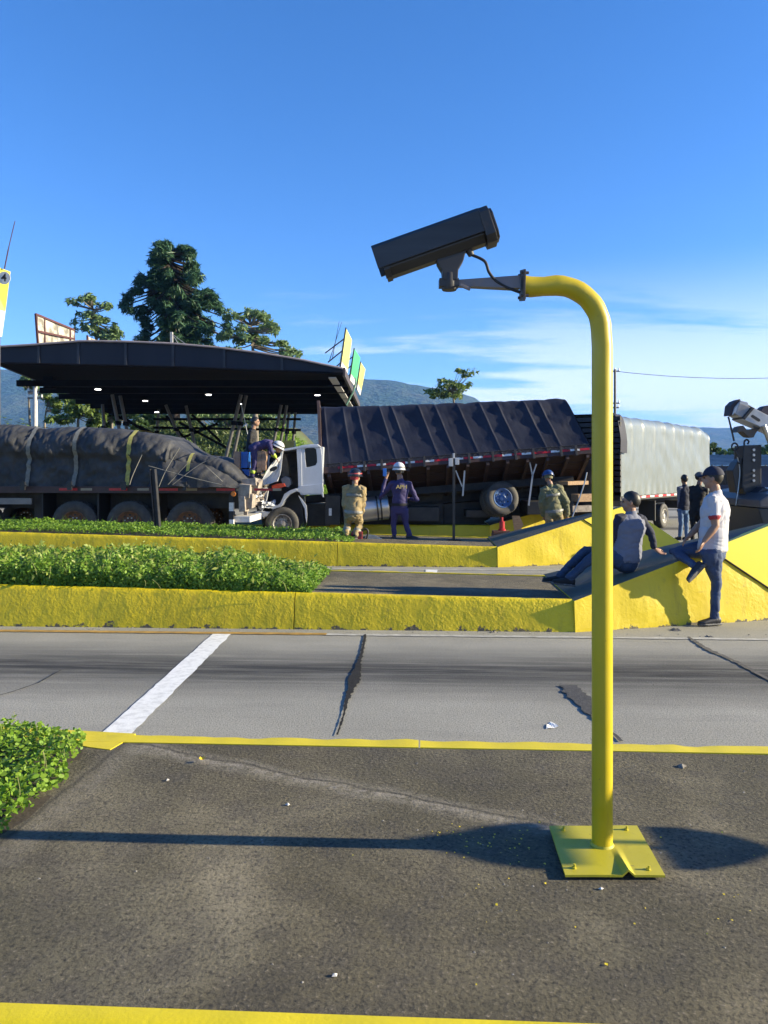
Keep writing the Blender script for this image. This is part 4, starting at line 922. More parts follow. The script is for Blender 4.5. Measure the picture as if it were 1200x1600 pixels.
# rear axle lifted clear of the ground
wc = at(783, 779, 19.0); Mw = Matrix.Translation(wc) @ Matrix.Rotation(R(12), 4, 'Z') @ Matrix.Rotation(R(-9), 4, 'X')
w1 = wheel('rear_wheel', Mw, .42, .26, M_RIMB, tb, 6); w1['label'] = 'rear wheel lifted off the ground, blue rim'
wheel('rear_wheel', Mw @ Matrix.Translation((0, .30, 0)), .42, .26, M_RIMG, tb, 6)
wheel('rear_wheel', Mw @ Matrix.Translation((0, 1.65, 0)), .42, .26, M_RIMG, tb, 6)
mb = MB(); mb.tube([Mw @ Vector((0, .1, 0)), Mw @ Vector((0, 1.6, 0))], .09, 12); mb.ball(Mw @ Vector((0, .9, 0)), .2); obj('rear_axle', mb, M_CHASSIS, tb, smooth=40)
for px, py, pb, pyb in ((826, 715, 832, 743), (838, 725, 832, 743), (832, 743, 826, 790), (712, 735, 722, 760), (726, 735, 723, 775)):
    mb = MB(); mb.beam(at(px, py, 18.85), at(pb, pyb, 18.85), .04, .03); obj('stay_rod', mb, mat('pale_stay', (.5, .5, .5), rough=.5, metal=.5), tb)
mb = MB(); p = [at(*q, 18.9) for q in ((800, 806), (812, 806), (818, 820), (806, 842))]; mb.add(p+[x+Vector((.0, .02, 0)) for x in p], [(0,1,2,3), (7,6,5,4), (0,4,5,1), (1,5,6,2), (2,6,7,3), (3,7,4,0)]); obj('mudflap', mb, M_TIMBER, tb)
for (xa, ya, xb, yb, d_, m_) in ((880, 752, 912, 758, .5, M_TIMBER), (898, 772, 935, 784, .3, M_TIMBER), (890, 790, 925, 800, .2, M_TORN)):
    mb = MB(); mb.beam(at(xa, (ya+yb)/2, YB+.6), at(xb, (ya+yb)/2-1, YB+.6+d_), .3, (yb-ya)*YB/FPX); obj('broken_timber', mb, m_, tb)
mb = MB(); mb.tube(smooth_path([at(*q, 18.8) for q in ((917, 738), (914, 752), (909, 768), (903, 785), (897, 800), (893, 812))]), .018, 6); obj('chain', mb, M_STEEL, tb)
under('spring_pack', 830, 785, 905, 806, .5, 1.7, M_CHASSIS); under('spare_bracket', 735, 800, 800, 812, .9, 1.5, M_CHASSIS)

# --- white cab
def panel(name, pts, y, th_, m, parent, bev=.012, dy=None):
    """sheet metal outline in the photo plane with its own depth and thickness"""
    P = [B(a, b, y+(dy[k] if dy else 0)) for k, (a, b) in enumerate(pts)]; n = len(P); mb = MB()
    mb.add(P+[p+Vector((0, th_, 0)) for p in P], [tuple(range(n))[::-1], tuple(range(n, 2*n))]+[(i, (i+1) % n, (i+1) % n+n, i+n) for i in range(n)])
    return obj(name, mb, m, parent, bevel=bev)
def frame_panel(name, outer, inner, y, th_, m, parent):
    """outline with an opening (same number of points)"""
    n = len(outer); O = [B(a, b, y) for a, b in outer]; I = [B(a, b, y) for a, b in inner]; T = Vector((0, th_, 0)); V = O+I+[p+T for p in O]+[p+T for p in I]; F = []
    for i in range(n):
        j = (i+1) % n; F += [(i, j, n+j, n+i), (2*n+i, 3*n+i, 3*n+j, 2*n+j), (i, 2*n+i, 2*n+j, j), (n+i, n+j, 3*n+j, 3*n+i)]
    mb = MB(); mb.add(V, F); return obj(name, mb, m, parent, bevel=.01)
rear_out = [(470, 696), (484, 694), (495, 694), (501, 698), (503, 712), (504, 735), (505, 757), (488, 761), (472, 762), (470, 735)]
rear_in = [(476, 702), (480, 699.5), (490, 699.5), (494, 702), (495, 712), (495.5, 722), (493, 727), (484, 729.5), (478.5, 730), (477, 718)]
cq = frame_panel('rear_quarter', rear_out, rear_in, 0, .06, M_CABW, tb)
panel('rear_window', [(475.5, 701), (494.5, 701), (496, 726), (478, 731)], .03, .012, M_GLASSD, tb, 0)
panel('roof', [(424, 704), (446, 701), (470, 696.5), (496, 694), (502, 699), (470, 700.5), (446, 704.5), (425, 707)], -.03, 1.85, M_CABW, tb, .02)
panel('door_pillar', [(463, 699), (471, 698), (472, 764), (466, 764), (465, 735)], -.012, .08, M_CABW, tb)
panel('front_pillar', [(416, 722), (421, 708), (425, 704), (428, 706), (421, 716), (419, 735), (415, 740)], .05, .07, M_CABW, tb)
panel('windscreen', [(420, 722), (426, 707), (440, 705), (432, 722)], .35, .02, M_GLASSD, tb, 0)
panel('rear_wall', [(470, 700), (502, 698), (505, 760), (470, 762)], 1.78, .05, M_CABW, tb)
mb = MB(); mb.box(B(500, 758)+Vector((0, .05, 0)), B(505, 698)+Vector((0, 1.8, 0))); obj('cab_back', mb, M_CABW, tb, bevel=.02)
panel('sill', [(462, 764), (472, 759), (488, 757.5), (504, 755), (505.5, 768), (503, 772), (490, 771), (475, 772), (464, 768)], -.05, .10, M_CABW, tb)
panel('sill_edge', [(468, 769), (505, 768), (506, 777), (504, 777), (502, 772.5), (470, 773.5)], -.045, .03, M_CABW, tb)
panel('wheel_arch', [(440, 781), (444, 772), (452, 766.5), (462, 763), (466, 766), (460, 769), (452, 773), (446, 780), (441, 790), (434, 795), (426, 796), (416, 790), (412, 784), (416, 784), (424, 789), (432, 790), (437, 787)], -.06, .35, M_CABW, tb)
panel('fender_torn', [(402, 768), (407, 764), (416, 761), (420, 764), (417, 780), (414, 792), (409, 799), (404, 795), (401, 785)], -.10, .07, M_CABW, tb, .01, [0, .05, .12, .1, .0, -.06, -.02, .05, .08])
panel('bumper_torn', [(398, 800), (404, 798), (424, 800), (426, 804), (412, 808), (400, 807)], -.08, .25, M_CABW, tb)
panel('step_bracket', [(466, 774), (472, 780), (479, 790), (480, 805), (479, 817), (477, 808), (476, 795), (470, 783)], -.05, .03, M_CABW, tb, .004)
dr = panel('door', [(404, 762), (409, 750), (418, 733), (428, 720), (438, 712), (439, 705), (442, 705), (440, 722), (437, 742), (433, 752), (424, 755), (413, 758)], -.32, .07, M_CABW, tb, .012, [.0, -.1, -.2, -.2, -.1, .1, .2, .05, -.1, -.1, -.1, -.05])
dr['label'] = 'bent cab door swung open'
panel('handle', [(421, 733), (424, 730.5), (431, 728), (433, 730), (432, 733), (428, 736), (422, 737)], -.56, .05, M_BLACK, dr, .006)
panel('door_edge', [(439, 704), (442, 704), (439, 735), (434, 752), (431, 753), (436, 735)], -.36, .06, mat('door_edge_metal', (.6, .6, .62), rough=.3, metal=.4), dr, .004)
panel('inner_back', [(419, 706), (470, 700), (472, 764), (430, 772), (412, 770)], 1.0, .05, M_CABIN, tb, 0)
panel('seat', [(441, 712), (446, 708), (450, 722), (452, 742), (447, 748), (440, 744)], .35, .4, mat('seat_fabric', (.20, .17, .13), rough=.9, var=.4, scale=6), tb, .03)
panel('airbag', [(438, 748), (446, 744), (453, 747), (455, 756), (450, 762), (442, 758)], .1, .3, mat('grey_bag', (.25, .25, .26), rough=.8), tb, .03)
panel('red_trim', [(424, 759), (432, 756), (444, 755), (446, 760), (436, 763), (425, 765)], -.15, .06, mat('red_orange_plastic', (.55, .06, .02), rough=.45), tb, .01)
panel('engine_block', [(408, 800), (414, 770), (440, 764), (470, 768), (476, 826), (410, 826)], .55, .8, M_CHASSIS, tb, .03)
panel('green_bottle', [(396, 772), (401, 769), (404, 774), (402, 783), (397, 782)], -.1, .1, mat('dull_green', (.05, .12, .07), rough=.5), tb, .01)
for k, (px, py, w, h, m_) in enumerate(((399, 765, .30, .34, M_CABW), (408, 778, .26, .40, M_TORN), (394, 785, .34, .26, M_CHASSIS), (413, 752, .22, .30, M_CABIN), (420, 788, .30, .16, M_CABW), (404, 742, .26, .22, M_TORN))):
    c_ = B(px, py, -.22+.12*k % .35); mb = MB()
    def crum(a, b, c_=c_, w=w, h=h, k=k):
        n1_ = noise.noise(Vector((a*3.1+k*7, b*3.3, k))); n2_ = noise.noise(Vector((a*6+k, b*6.5, k*3))); return (c_.x+(a-.5)*w+.06*n2_, c_.y+.16*n1_+.06*n2_+.18*(a-.5), c_.z+(b-.5)*h+.06*n1_)
    mb.grid(crum, 9, 9); n0_ = len(mb.v); mb.grid(lambda a, b: tuple(Vector(crum(a, b))+Vector((0, .012, 0))), 9, 9); obj('crumpled_sheet', mb, m_, tb)
wheel('front_wheel', Matrix.Translation(at(441, 818, YB-.02)) @ Matrix.Rotation(R(6), 4, 'Z'), .40, .24, M_RIMG, tb, 6)
wheel('front_wheel', Matrix.Translation(at(441, 816, YB+1.7)), .40, .24, M_RIMG, tb, 6)
mb = MB(); mb.tube([at(441, 818, YB), at(441, 816, YB+1.7)], .06, 8); obj('front_axle', mb, M_CHASSIS, tb)

# jack on timber blocks, chainsaw, crates
jk = at(783, 838, 17.3); jb = thing('jack_stand', 'red bottle jack on stacked timber blocks under the lifted wheel', 'jack', (jk.x, jk.y, 0))
zt_ = at(783, 829, 17.3).z
for k in range(6):
    z0_ = zt_*k/6; mb = MB(); s_ = .20-.012*(k % 2)
    mb.box((jk.x-s_, jk.y-.15+.02*(k % 2), z0_+.003), (jk.x+s_, jk.y+.15, z0_+zt_/6-.003)); obj('timber_block', mb, mat('red_brown_timber', (.16, .07, .045), rough=.8, col2=(.08, .04, .03), scale=6), jb, bevel=.006)
mb = MB(); mb.lathe([(.01, 0), (.085, 0), (.085, .03), (.06, .05), (.06, .20), (.045, .215), (.025, .215), (.025, .30), (.01, .30)], Matrix.Translation((jk.x+.02, jk.y, zt_)) @ Matrix.Rotation(R(90), 4, 'X'), 18)
obj('jack', mb, mat('jack_red', (.42, .02, .03), rough=.35), jb, smooth=40)
cs = at(573, 845, 15.15); cs.z = HC(0)
saw = thing('rescue_saw', 'red and black rescue cutter lying at the kneeling firefighter\'s feet', 'tool', cs)
def C_(px, py, dy=0.): p = at(px, py, 15.1+dy); return p
mb = MB(); mb.box(C_(548, 846, -.10), C_(567, 829, .14)); obj('motor', mb, mat('saw_red', (.30, .02, .025), rough=.4, col2=(.02, .02, .02), scale=7), saw, bevel=.03)
mb = MB(); mb.tube(smooth_path([C_(566, 842), C_(565, 832), C_(570, 826), (C_(575, 830)), C_(573, 842)]), .018, 8); obj('handle', mb, M_BLACK, saw, smooth=60)
mb = MB(); p = [C_(572, 835), C_(585, 836), C_(597, 842), (C_(599, 847)), C_(593, 847), C_(580, 843), C_(570, 841)]; mb.add(p+[q+Vector((0, .03, 0)) for q in p], [tuple(range(7))[::-1], tuple(range(7, 14))]+[(i, (i+1) % 7, (i+1) % 7+7, i+7) for i in range(7)]); obj('cutting_arm', mb, M_STEEL, saw, bevel=.006)
mb = MB(); mb.tube([C_(574, 847), C_(574, 842)], .02, 8); obj('wheel_foot', mb, M_WREF, saw)

def crate(name, label, px, py, Y, w, h, d, m):
    p = at(px, py, Y); t = thing(name, label, 'crate', p)
    mb = MB(); mb.box(p+Vector((-w/2, 0, 0)), p+Vector((w/2, .02, h))); mb.box(p+Vector((-w/2, d-.02, 0)), p+Vector((w/2, d, h))); mb.box(p+Vector((-w/2, .02, 0)), p+Vector((-w/2+.02, d-.02, h))); mb.box(p+Vector((w/2-.02, .02, 0)), p+Vector((w/2, d-.02, h))); mb.box(p+Vector((-w/2+.02, .02, .0)), p+Vector((w/2-.02, d-.02, .02)))
    obj('shell', mb, m, t)
    for k in range(3):
        z = h*(k+.6)/3.4; mb = MB(); mb.box(p+Vector((-w/2-.012, -.014, z)), p+Vector((w/2+.012, -.001, z+.03))); obj('rib', mb, m, t)
    return t
M_BLUEP = mat('blue_plastic', (.02, .16, .60), rough=.4); M_YELP = mat('yellow_plastic', (.62, .36, .05), rough=.5)
crate('plastic_crate', 'upper blue plastic crate on the rear of the flatbed', 379, 731, 18.2, .24, .38, .4, M_BLUEP)
crate('plastic_crate', 'lower blue plastic crate on the rear of the flatbed', 383, 744, 18.2, .18, .16, .4, M_BLUEP)
crate('plastic_crate', 'yellow crate standing behind the white cab roof', 451, 700, 20.4, .28, .20, .4, M_YELP)
for k, (px, py, w, h) in enumerate(((370, 742, .13, .55), (405, 738, .10, .50), (412, 735, .10, .45))):
    p = at(px, py, 18.0); mb = MB(); mb.box(p+Vector((-w/2, 0, 0)), p+Vector((w/2, .3, h)));
    for q in range(2): mb.box(p+Vector((-w/2-.008, -.012, h*(.25+.45*q))), p+Vector((w/2+.008, -.001, h*(.33+.45*q))))
    tag(obj('cardboard_carton', mb, mat('carton', (.33, .21, .14), rough=.85, var=.3, scale=5)), ('tan carton standing left of the blue crates', 'tan carton right of the rescuer\'s legs', 'tan carton leaning next to the cab front pillar')[k], 'carton', 'cartons on the flatbed end')

# ------------------------------------------------------------------ pale green covered truck (right)
n0 = Vector((6.45, 20.9, 0)); f0 = Vector((11.4, 26.9, 0)); dx = (f0-n0).normalized(); LP = (f0-n0).length
MP = Matrix(((dx.x, -dx.y, 0, n0.x), (dx.y, dx.x, 0, n0.y), (0, 0, 1, 0), (0, 0, 0, 1)))
tp_ = thing('covered_truck', 'truck body under a shiny pale green plastic cover at right', 'truck', M=MP)
M_PALE = mat('pale_green_plastic_sheet', (.155, .178, .178), rough=.3, var=.12, scale=1.2, spec=.6, bump=.25, bscale=5, bdist=.02)
zp0, zp1, WP = 1.04, 3.28, 2.3
def pale(a, b):
    r_ = .28; H = zp1-zp0; side = H-r_; arc = r_*pi/2; top = WP-2*r_; T = 2*(side+arc)+top; d = b*T; sg = 1
    if d > T/2: d = T-d; sg = -1
    if d < side: y, z, nn = 0., d, Vector((0, -1, 0))
    elif d < side+arc: q = (d-side)/r_; y, z, nn = r_-r_*cos(q), side+r_*sin(q), Vector((0, -cos(q), sin(q)))
    else: y, z, nn = r_+(d-side-arc), H, Vector((0, 0, 1))
    x = LP*a; rib = abs(((x/LP*9) % 1)-.5)*2
    dz = -.03*(1-rib**4)*min(1, max(0, (z-.9)*1.2)) + .03*noise.noise(Vector((x*1.6+z, z*1.3, 3)))*(.4+a) + .012*noise.noise(Vector((x*6, z*5, 1)))
    droop = -.05*a + .03*sin(a*5)
    e = math.exp(-((1-a)/.05)**2)*.14
    p = Vector((x, y if sg > 0 else WP-y, zp0+z*(1+droop*.2)-e*(z/H)))+Vector((0, nn.y*sg, nn.z))*dz
    if z < .35: p.y += (-.015 if sg > 0 else .015)*sin(x*13)*(.35-z)/.35*2
    return tuple(p)
mb = MB(); mb.grid(pale, 150, 50); obj('plastic_cover', mb, M_PALE, tp_, world=False, smooth=180)
rg = [Vector(pale(1, b/50)) for b in range(51)]; mb = MB(); mb.grid(lambda s_, b: tuple(rg[int(round(b*50))].lerp(Vector((LP+.05, WP/2, rg[int(round(b*50))].z)), s_)+Vector((.10*sin(pi*s_), 0, 0))), 8, 50); obj('rear_cover', mb, M_PALE, tp_, world=False, smooth=180)
for k in range(14):
    z = zp0+.12+k*.15; mb = MB(); mb.box((-.10, -.02, z), (-.02, WP+.02, z+.11)); obj('front_slat', mb, mat('dark_slat', (.025, .022, .024), rough=.6, var=.4, scale=5), tp_, world=False)
def hood(a, b):
    th_ = pi*b; y = WP/2-(WP/2+.06)*cos(th_)*(1 if abs(cos(th_)) < .9 else 1); z = zp0+1.2+(zp1-zp0-1.16)*min(1, sin(th_)*1.8)**.6
    return (-.16+.45*a-.06*noise.noise(Vector((y*2, z*3, 1))), y, z-.03*a+.03*noise.noise(Vector((a*4, z*5, y))))
mb = MB(); mb.grid(hood, 10, 40); obj('dark_hood', mb, M_TARP_B, tp_, world=False, smooth=180)
mb = MB(); mb.box((0, .02, zp0-.12), (LP, WP-.02, zp0+.02)); obj('bed', mb, M_CHASSIS, tp_, world=False)
for k in range(22):
    mb = MB(); mb.box((.1+k*.34, -.012, zp0-.075), (.1+k*.34+.32, .018, zp0-.02)); obj('reflective_tape', mb, M_RED if k % 2 else M_WREF, tp_, world=False)
for y in (.65, 1.5):
    mb = MB(); mb.box((-.8, y, .70), (LP-.2, y+.1, zp0-.12)); obj('chassis_rail', mb, M_CHASSIS, tp_, world=False)
xw = (at(1028, 0, 23.55).to_2d()-n0.to_2d()).length
for y, rt in ((.1, 0), (WP-.1, pi)):
    wheel('wheel', MP @ Matrix.Translation((xw, y, .36)) @ Matrix.Rotation(rt, 4, 'Z'), .38, .25, mat('pale_rim', (.42, .40, .36), rough=.6, var=.3, scale=9), tp_, 6)
mb = MB(); mb.tube([(xw, .1, .36), (xw, WP-.1, .36)], .07, 8); obj('axle', mb, M_CHASSIS, tp_, world=False)
mb = MB(); mb.box((xw-.75, .0, .25), (xw-.70, .5, .85)); obj('mudflap', mb, M_BLACK, tp_, world=False)
mb = MB(); mb.box((xw+1.2, -.02, .55), (xw+2.6, .4, .8)); obj('side_box', mb, M_CHASSIS, tp_, world=False, bevel=.02)
mb = MB(); mb.box((LP-.15, .1, .5), (LP-.05, WP-.1, .62)); obj('rear_bumper', mb, M_WREF, tp_, world=False)
mb = MB(); mb.box((-1.5, .1, .55), (-.25, WP-.1, 2.05)); cbp = obj('cab', mb, mat('dark_cab_paint', (.03, .032, .04), rough=.35), tp_, world=False, bevel=.12)
for y in (.05, WP-.4):
    wheel('wheel', MP @ Matrix.Translation((-.85, y+.12, .38)), .38, .25, M_RIMG, tp_, 6)

# ------------------------------------------------------------------ tow truck with boom (right edge)
YT = 15.0
def Tt(px, py, dy=0.): return at(px, py, YT+dy)
tw = thing('tow_truck', 'heavy tow truck with white crane boom at the right edge', 'tow truck', (8.5, YT, 0))
M_BOOM = mat('white_boom_paint', (.55, .55, .55), rough=.35, var=.35, scale=3)
M_BLUEW = mat('dark_blue_body', (.02, .025, .04), rough=.35, var=.3, scale=3)
def solid(name, pts, y0_, y1_, m, parent, bev=.015):
    P = [at(a, b, YT) for a, b in pts]; mb = MB(); mb.prism([(p.x, p.z) for p in P], YT+y0_, YT+y1_, axis='y'); return obj(name, mb, m, parent, bevel=bev)
solid('boom_tip', [(1139, 650), (1143, 637), (1152, 627), (1163, 630), (1164, 640), (1157, 654), (1150, 652), (1142, 646)], -.16, .20, M_BOOM, tw)
solid('boom_inner', [(1149, 630), (1166, 637), (1158, 655), (1143, 648)], -.17, .21, mat('boom_grey', (.34, .33, .33), rough=.5, var=.3, scale=4), tw)
solid('boom_outer', [(1171, 639), (1202, 655), (1216, 662), (1260, 690), (1252, 712), (1200, 676), (1153, 656)], -.2, .24, M_BOOM, tw)
solid('boom_band', [(1167, 637), (1171, 639), (1156, 657), (1152, 654)], -.22, .26, M_BSTEEL, tw)
solid('sheave_cover', [(1136, 650), (1138, 634), (1145, 627), (1153, 624), (1150, 632), (1143, 637), (1142, 648)], -.12, .16, mat('dark_purple_brown', (.035, .022, .03), rough=.6, var=.4, scale=5), tw)
solid('boom_slot', [(1165, 651), (1168, 649), (1179, 656), (1180, 659), (1177, 660), (1166, 653)], -.215, -.205, M_BSTEEL, tw, .002)
mb = MB(); mb.tube([Tt(1154, 625, -.1), Tt(1168, 633, -.1), Tt(1186, 643, -.1), Tt(1204, 655, -.1)], .015, 6); obj('hydraulic_line', mb, M_BSTEEL, tw)
mb = MB(); mb.tube([Tt(1165, 640, -.12), Tt(1168, 632, -.12)], .02, 6); obj('line_guide', mb, M_BSTEEL, tw)
mb = MB(); mb.lathe([(.02, -.12), (.14, -.12), (.15, -.1), (.15, .1), (.14, .12), (.02, .12)], Matrix.Translation(Tt(1196, 646)), 20); obj('winch_drum', mb, mat('winch_dark', (.04, .03, .045), rough=.5), tw, smooth=40)
solid('boom_foot_arm', [(1147, 676), (1151, 667), (1158, 665), (1163, 672), (1175, 671), (1186, 668), (1178, 676), (1174, 684), (1166, 683), (1157, 675)], -.1, .14, M_RUSTY, tw)
mb = MB(); mb.tube([Tt(1193, 665, -.2), Tt(1203, 690, -.2), Tt(1212, 712, -.2)], .05, 12); obj('lift_ram', mb, M_STEEL, tw, smooth=50)
cbt = Tt(1138, 651); mb = MB(); mb.tube([cbt, Tt(1143, 672), Tt(1147, 689)], .018, 8); obj('cable', mb, M_BSTEEL, tw)
hk = Tt(1148, 698); mb = MB()
mb.tube([hk+Vector((cos(a)*.06, 0, sin(a)*.07)) for a in [2*pi*k/16 for k in range(17)]], .017, 8); obj('ring', mb, M_BSTEEL, tw, smooth=60)
mb = MB(); mb.tube(smooth_path([Tt(1149, 704), Tt(1152, 712), Tt(1157, 718), Tt(1156, 724), Tt(1151, 722)]), .022, 8); obj('hook', mb, M_BSTEEL, tw, smooth=60)
mb = MB(); mb.tube(smooth_path([Tt(1152, 712), Tt(1156, 735), Tt(1154, 760), Tt(1150, 790)]), .014, 6); obj('sling', mb, M_GALV, tw, smooth=60)
up_ = solid('wheel_lift_mast', [(1160, 696), (1188, 695), (1188, 780), (1166, 782), (1158, 760)], -.05, .35, M_BSTEEL, tw, .02)
for py in (703, 711, 719, 735, 743, 751):
    mb = MB(); mb.lathe([(.004, -.03), (.026, -.03), (.03, -.02), (.03, 0)], Matrix.Translation(Tt(1177, py, -.052)), 10); obj('bright_bolt', mb, M_STEEL, up_, smooth=40)
mb = MB(); mb.tube(smooth_path([Tt(1163, 697, .1), Tt(1163, 690, .1), Tt(1167, 687, .1), Tt(1170, 690, .1), Tt(1168, 694, .1)]), .018, 8); obj('hook', mb, M_BSTEEL, tw, smooth=60)
solid('crossbar', [(1145, 735), (1152, 722), (1160, 716), (1162, 760), (1150, 770)], .0, .3, M_BSTEEL, tw)
solid('deck', [(1152, 779), (1166, 770), (1200, 764), (1420, 764), (1420, 790), (1152, 790)], -.9, 1.5, mat('grey_deck', (.09, .09, .10), rough=.45, metal=.3, var=.3, scale=3), tw, .03)
solid('tool_body', [(1152, 791), (1420, 791), (1420, 835), (1165, 835)], -.85, 1.45, mat('body_grey_green', (.022, .024, .026), rough=.4, var=.3, scale=2), tw, .03)
solid('lower_frame', [(1160, 780), (1182, 760), (1192, 766), (1192, 780)], -.3, .6, M_BLUEW, tw)
mb = MB(); mb.box(Tt(1420, 845)+Vector((0, -.9, 0)), Tt(1545, 680)+Vector((0, 1.5, 0))); obj('cab', mb, M_BOOM, tw, bevel=.1)
for px in (1250, 1330, 1490):
    for dy in (-.75, 1.3): wheel('wheel', Matrix.Translation((at(px, 0, YT).x, YT+dy, .5)), .5, .3, M_RIMG, tw, 10)
# ================================================================== BACKGROUND
M_FASCIA = mat('dark_blue_fascia', (.014, .016, .026), rough=.55, spec=.25, col2=(.020, .022, .032), scale=.8, stretch=(1, 1, .15))
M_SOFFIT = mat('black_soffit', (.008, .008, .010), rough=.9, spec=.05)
M_ROOFTOP = mat('roof_sheet', (.16, .15, .14), rough=.6)
M_DSTEEL = mat('dark_structural_steel', (.055, .055, .06), rough=.5, col2=(.09, .085, .08), scale=2)
M_LAMP = mat('lit_lamp', (1, .97, .9), emit=3, var=0)
YC0, YC1 = 31., 50.
cp = thing('toll_canopy', 'wide dark toll plaza canopy with arched fascia and ceiling lamps', 'canopy', (-9, YC0, 0))
fxs = [-12, 60, 122, 196, 270, 350, 440, 536]
ft = lambda x: float(np.interp(x, [-150, 0, 50, 130, 200, 270, 340, 410, 470, 536], [556, 543, 540, 534, 535, 538, 544, 553, 563, 577]))
fb = lambda x: float(np.interp(x, [-150, 0, 100, 270, 400, 536], [572, 569, 571, 575, 580, 585]))
for a, b in zip(fxs[:-1], fxs[1:]):
    n = 6; top = [at(a+(b-a)*k/n+(.4 if k == 0 else 0), ft(a+(b-a)*k/n), YC0) for k in range(n+1)]; bot = [at(a+(b-a)*k/n, fb(a+(b-a)*k/n), YC0) for k in range(n+1)]
    P = [(p.x, p.z) for p in top]+[(p.x, p.z) for p in bot[::-1]]
    mb = MB(); mb.prism(P, YC0, YC0+.08, axis='y'); obj('fascia_panel', mb, M_FASCIA, cp)
xl, xr_ = at(-12, 0, YC0).x, at(536, 0, YC0).x
def roofz(x):
    px = x/YC0*FPX+600; return CAMZ+(HOR-ft(px))/FPX*YC0
mb = MB(); mb.grid(lambda a, b: (xl-2.2*b+(xr_-xl+2.2*b)*a, YC0-.12+(YC1-YC0+.12)*b, roofz(xl+(xr_-xl)*a)+.02-.9*max(0, b-.3)/.7*((roofz(xl+(xr_-xl)*a)-5.75)/1.2)+.01*(int(a*80) % 2)), 80, 8); obj('roof_sheet', mb, M_ROOFTOP, cp)
mb = MB(); mb.tube([(xl+(xr_-xl)*k/40, YC0-.10, roofz(xl+(xr_-xl)*k/40)+.02) for k in range(41)], .045, 6); obj('roof_edge', mb, mat('pale_edge', (.32, .27, .27), rough=.6), cp)
def zf(x): return CAMZ+(HOR-fb(x/YC0*FPX+600))/FPX*YC0
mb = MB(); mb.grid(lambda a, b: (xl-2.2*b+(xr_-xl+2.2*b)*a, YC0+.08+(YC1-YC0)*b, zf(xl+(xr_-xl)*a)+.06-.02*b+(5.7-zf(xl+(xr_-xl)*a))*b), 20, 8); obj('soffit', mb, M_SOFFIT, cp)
for y in (33.5, 36.5, 39.5, 42.5, 45.5, 48.5, YC1):
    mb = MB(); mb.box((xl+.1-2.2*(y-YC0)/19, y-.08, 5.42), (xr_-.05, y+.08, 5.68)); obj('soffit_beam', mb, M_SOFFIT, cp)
# right end: dark edge, pale board, left end edge
e0 = at(536, 577, YC0); e1 = Vector((xr_+.05, YC1, 5.95))
mb = MB(); mb.beam(e0+Vector((.03, 0, -.10)), e1, .10, .34); obj('end_fascia', mb, mat('brown_edge', (.06, .045, .045), rough=.6), cp)
mb = MB(); mb.beam(Vector((xr_-.45, YC0+.2, 5.52)), Vector((xr_-.25, YC1-3, 5.40)), .30, .05); obj('pale_board', mb, mat('pale_board_paint', (.45, .43, .42), rough=.6), cp)
mb = MB(); mb.beam(at(-12, 560, YC0), Vector((xl-2.2, YC1, 5.85)), .12, .35); obj('end_fascia', mb, M_FASCIA, cp)
for px, py, Y in ((326, 603, 36.2), (496, 610, 36.4), (227, 616, 39.4), (153, 594, 33.8), (374, 622, 41.2), (245, 633, 47)):
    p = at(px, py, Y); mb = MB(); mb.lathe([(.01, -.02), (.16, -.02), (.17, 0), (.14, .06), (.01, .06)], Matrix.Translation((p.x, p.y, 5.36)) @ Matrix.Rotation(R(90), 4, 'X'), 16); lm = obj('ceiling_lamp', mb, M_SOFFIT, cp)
    mb = MB(); mb.lathe([(.01, .0), (.13, .0), (.12, .03), (.01, .03)], Matrix.Translation((p.x, p.y, 5.30)) @ Matrix.Rotation(R(90), 4, 'X'), 16); obj('lens', mb, M_LAMP, lm)
for (xb, yb, xt, yt, Y) in ((348, 735, 371, 640, 38), (360, 735, 380, 640, 38.4), (420, 730, 438, 640, 44), (432, 730, 447, 640, 44.3), (443, 725, 452, 640, 49), (455, 725, 462, 640, 49), (300, 730, 262, 640, 44), (312, 730, 292, 640, 44.5), (198, 730, 178, 630, 38), (210, 730, 190, 630, 38.5), (168, 730, 160, 630, 44), (240, 730, 248, 640, 48)):
    a = at(xb, yb, Y); b = at(xt, yt, Y); a = b+(a-b)*((b.z)/(b.z-a.z)); b = b+(b-a)*((5.5-b.z)/(b.z-a.z)) if b.z < 5.5 else b
    mb = MB(); mb.tube([a, b], .085, 10); obj('raking_column', mb, M_DSTEEL, cp, smooth=50)
    k = b.lerp(a, .26); mb = MB(); mb.tube([k+Vector((0,0,-.08)), k+Vector((.02,0,.12))], .15, 10); obj('column_collar', mb, M_SOFFIT, cp, smooth=40)
for (xa, ya, xb, yb, Y) in ((240, 655, 470, 655, 46), (240, 668, 470, 672, 46), (245, 700, 340, 662, 46), (280, 660, 355, 700, 46), (300, 648, 345, 690, 46.5), (260, 650, 300, 700, 46.5), (380, 700, 440, 690, 47), (160, 640, 290, 700, 45), (190, 650, 250, 690, 45.5)):
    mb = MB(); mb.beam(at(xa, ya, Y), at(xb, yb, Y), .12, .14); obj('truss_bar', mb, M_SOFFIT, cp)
mb = MB(); mb.tube([at(377, 632, 37), at(383, 660, 37), at(389, 688, 37)], .02, 6); obj('hanging_cable', mb, M_GALV, cp)
mb = MB(); p = at(76, 600, 34); mb.box(p+Vector((-.25, 0, -.2)), p+Vector((.2, .4, .35))); obj('hanging_box', mb, M_SOFFIT, cp, bevel=.05)
for px in (60.3, 122.3, 196.3, 270.3, 350.3, 440.3):      # cover strips on the fascia joints
    a = at(px, ft(px)+1, YC0-.03); b = at(px, fb(px)-.5, YC0-.03); mb = MB(); mb.beam(a, b, .10, .05); obj('joint_strip', mb, mat('dull_joint_strip', (.030, .033, .045), rough=.6, var=.5, scale=2), cp)
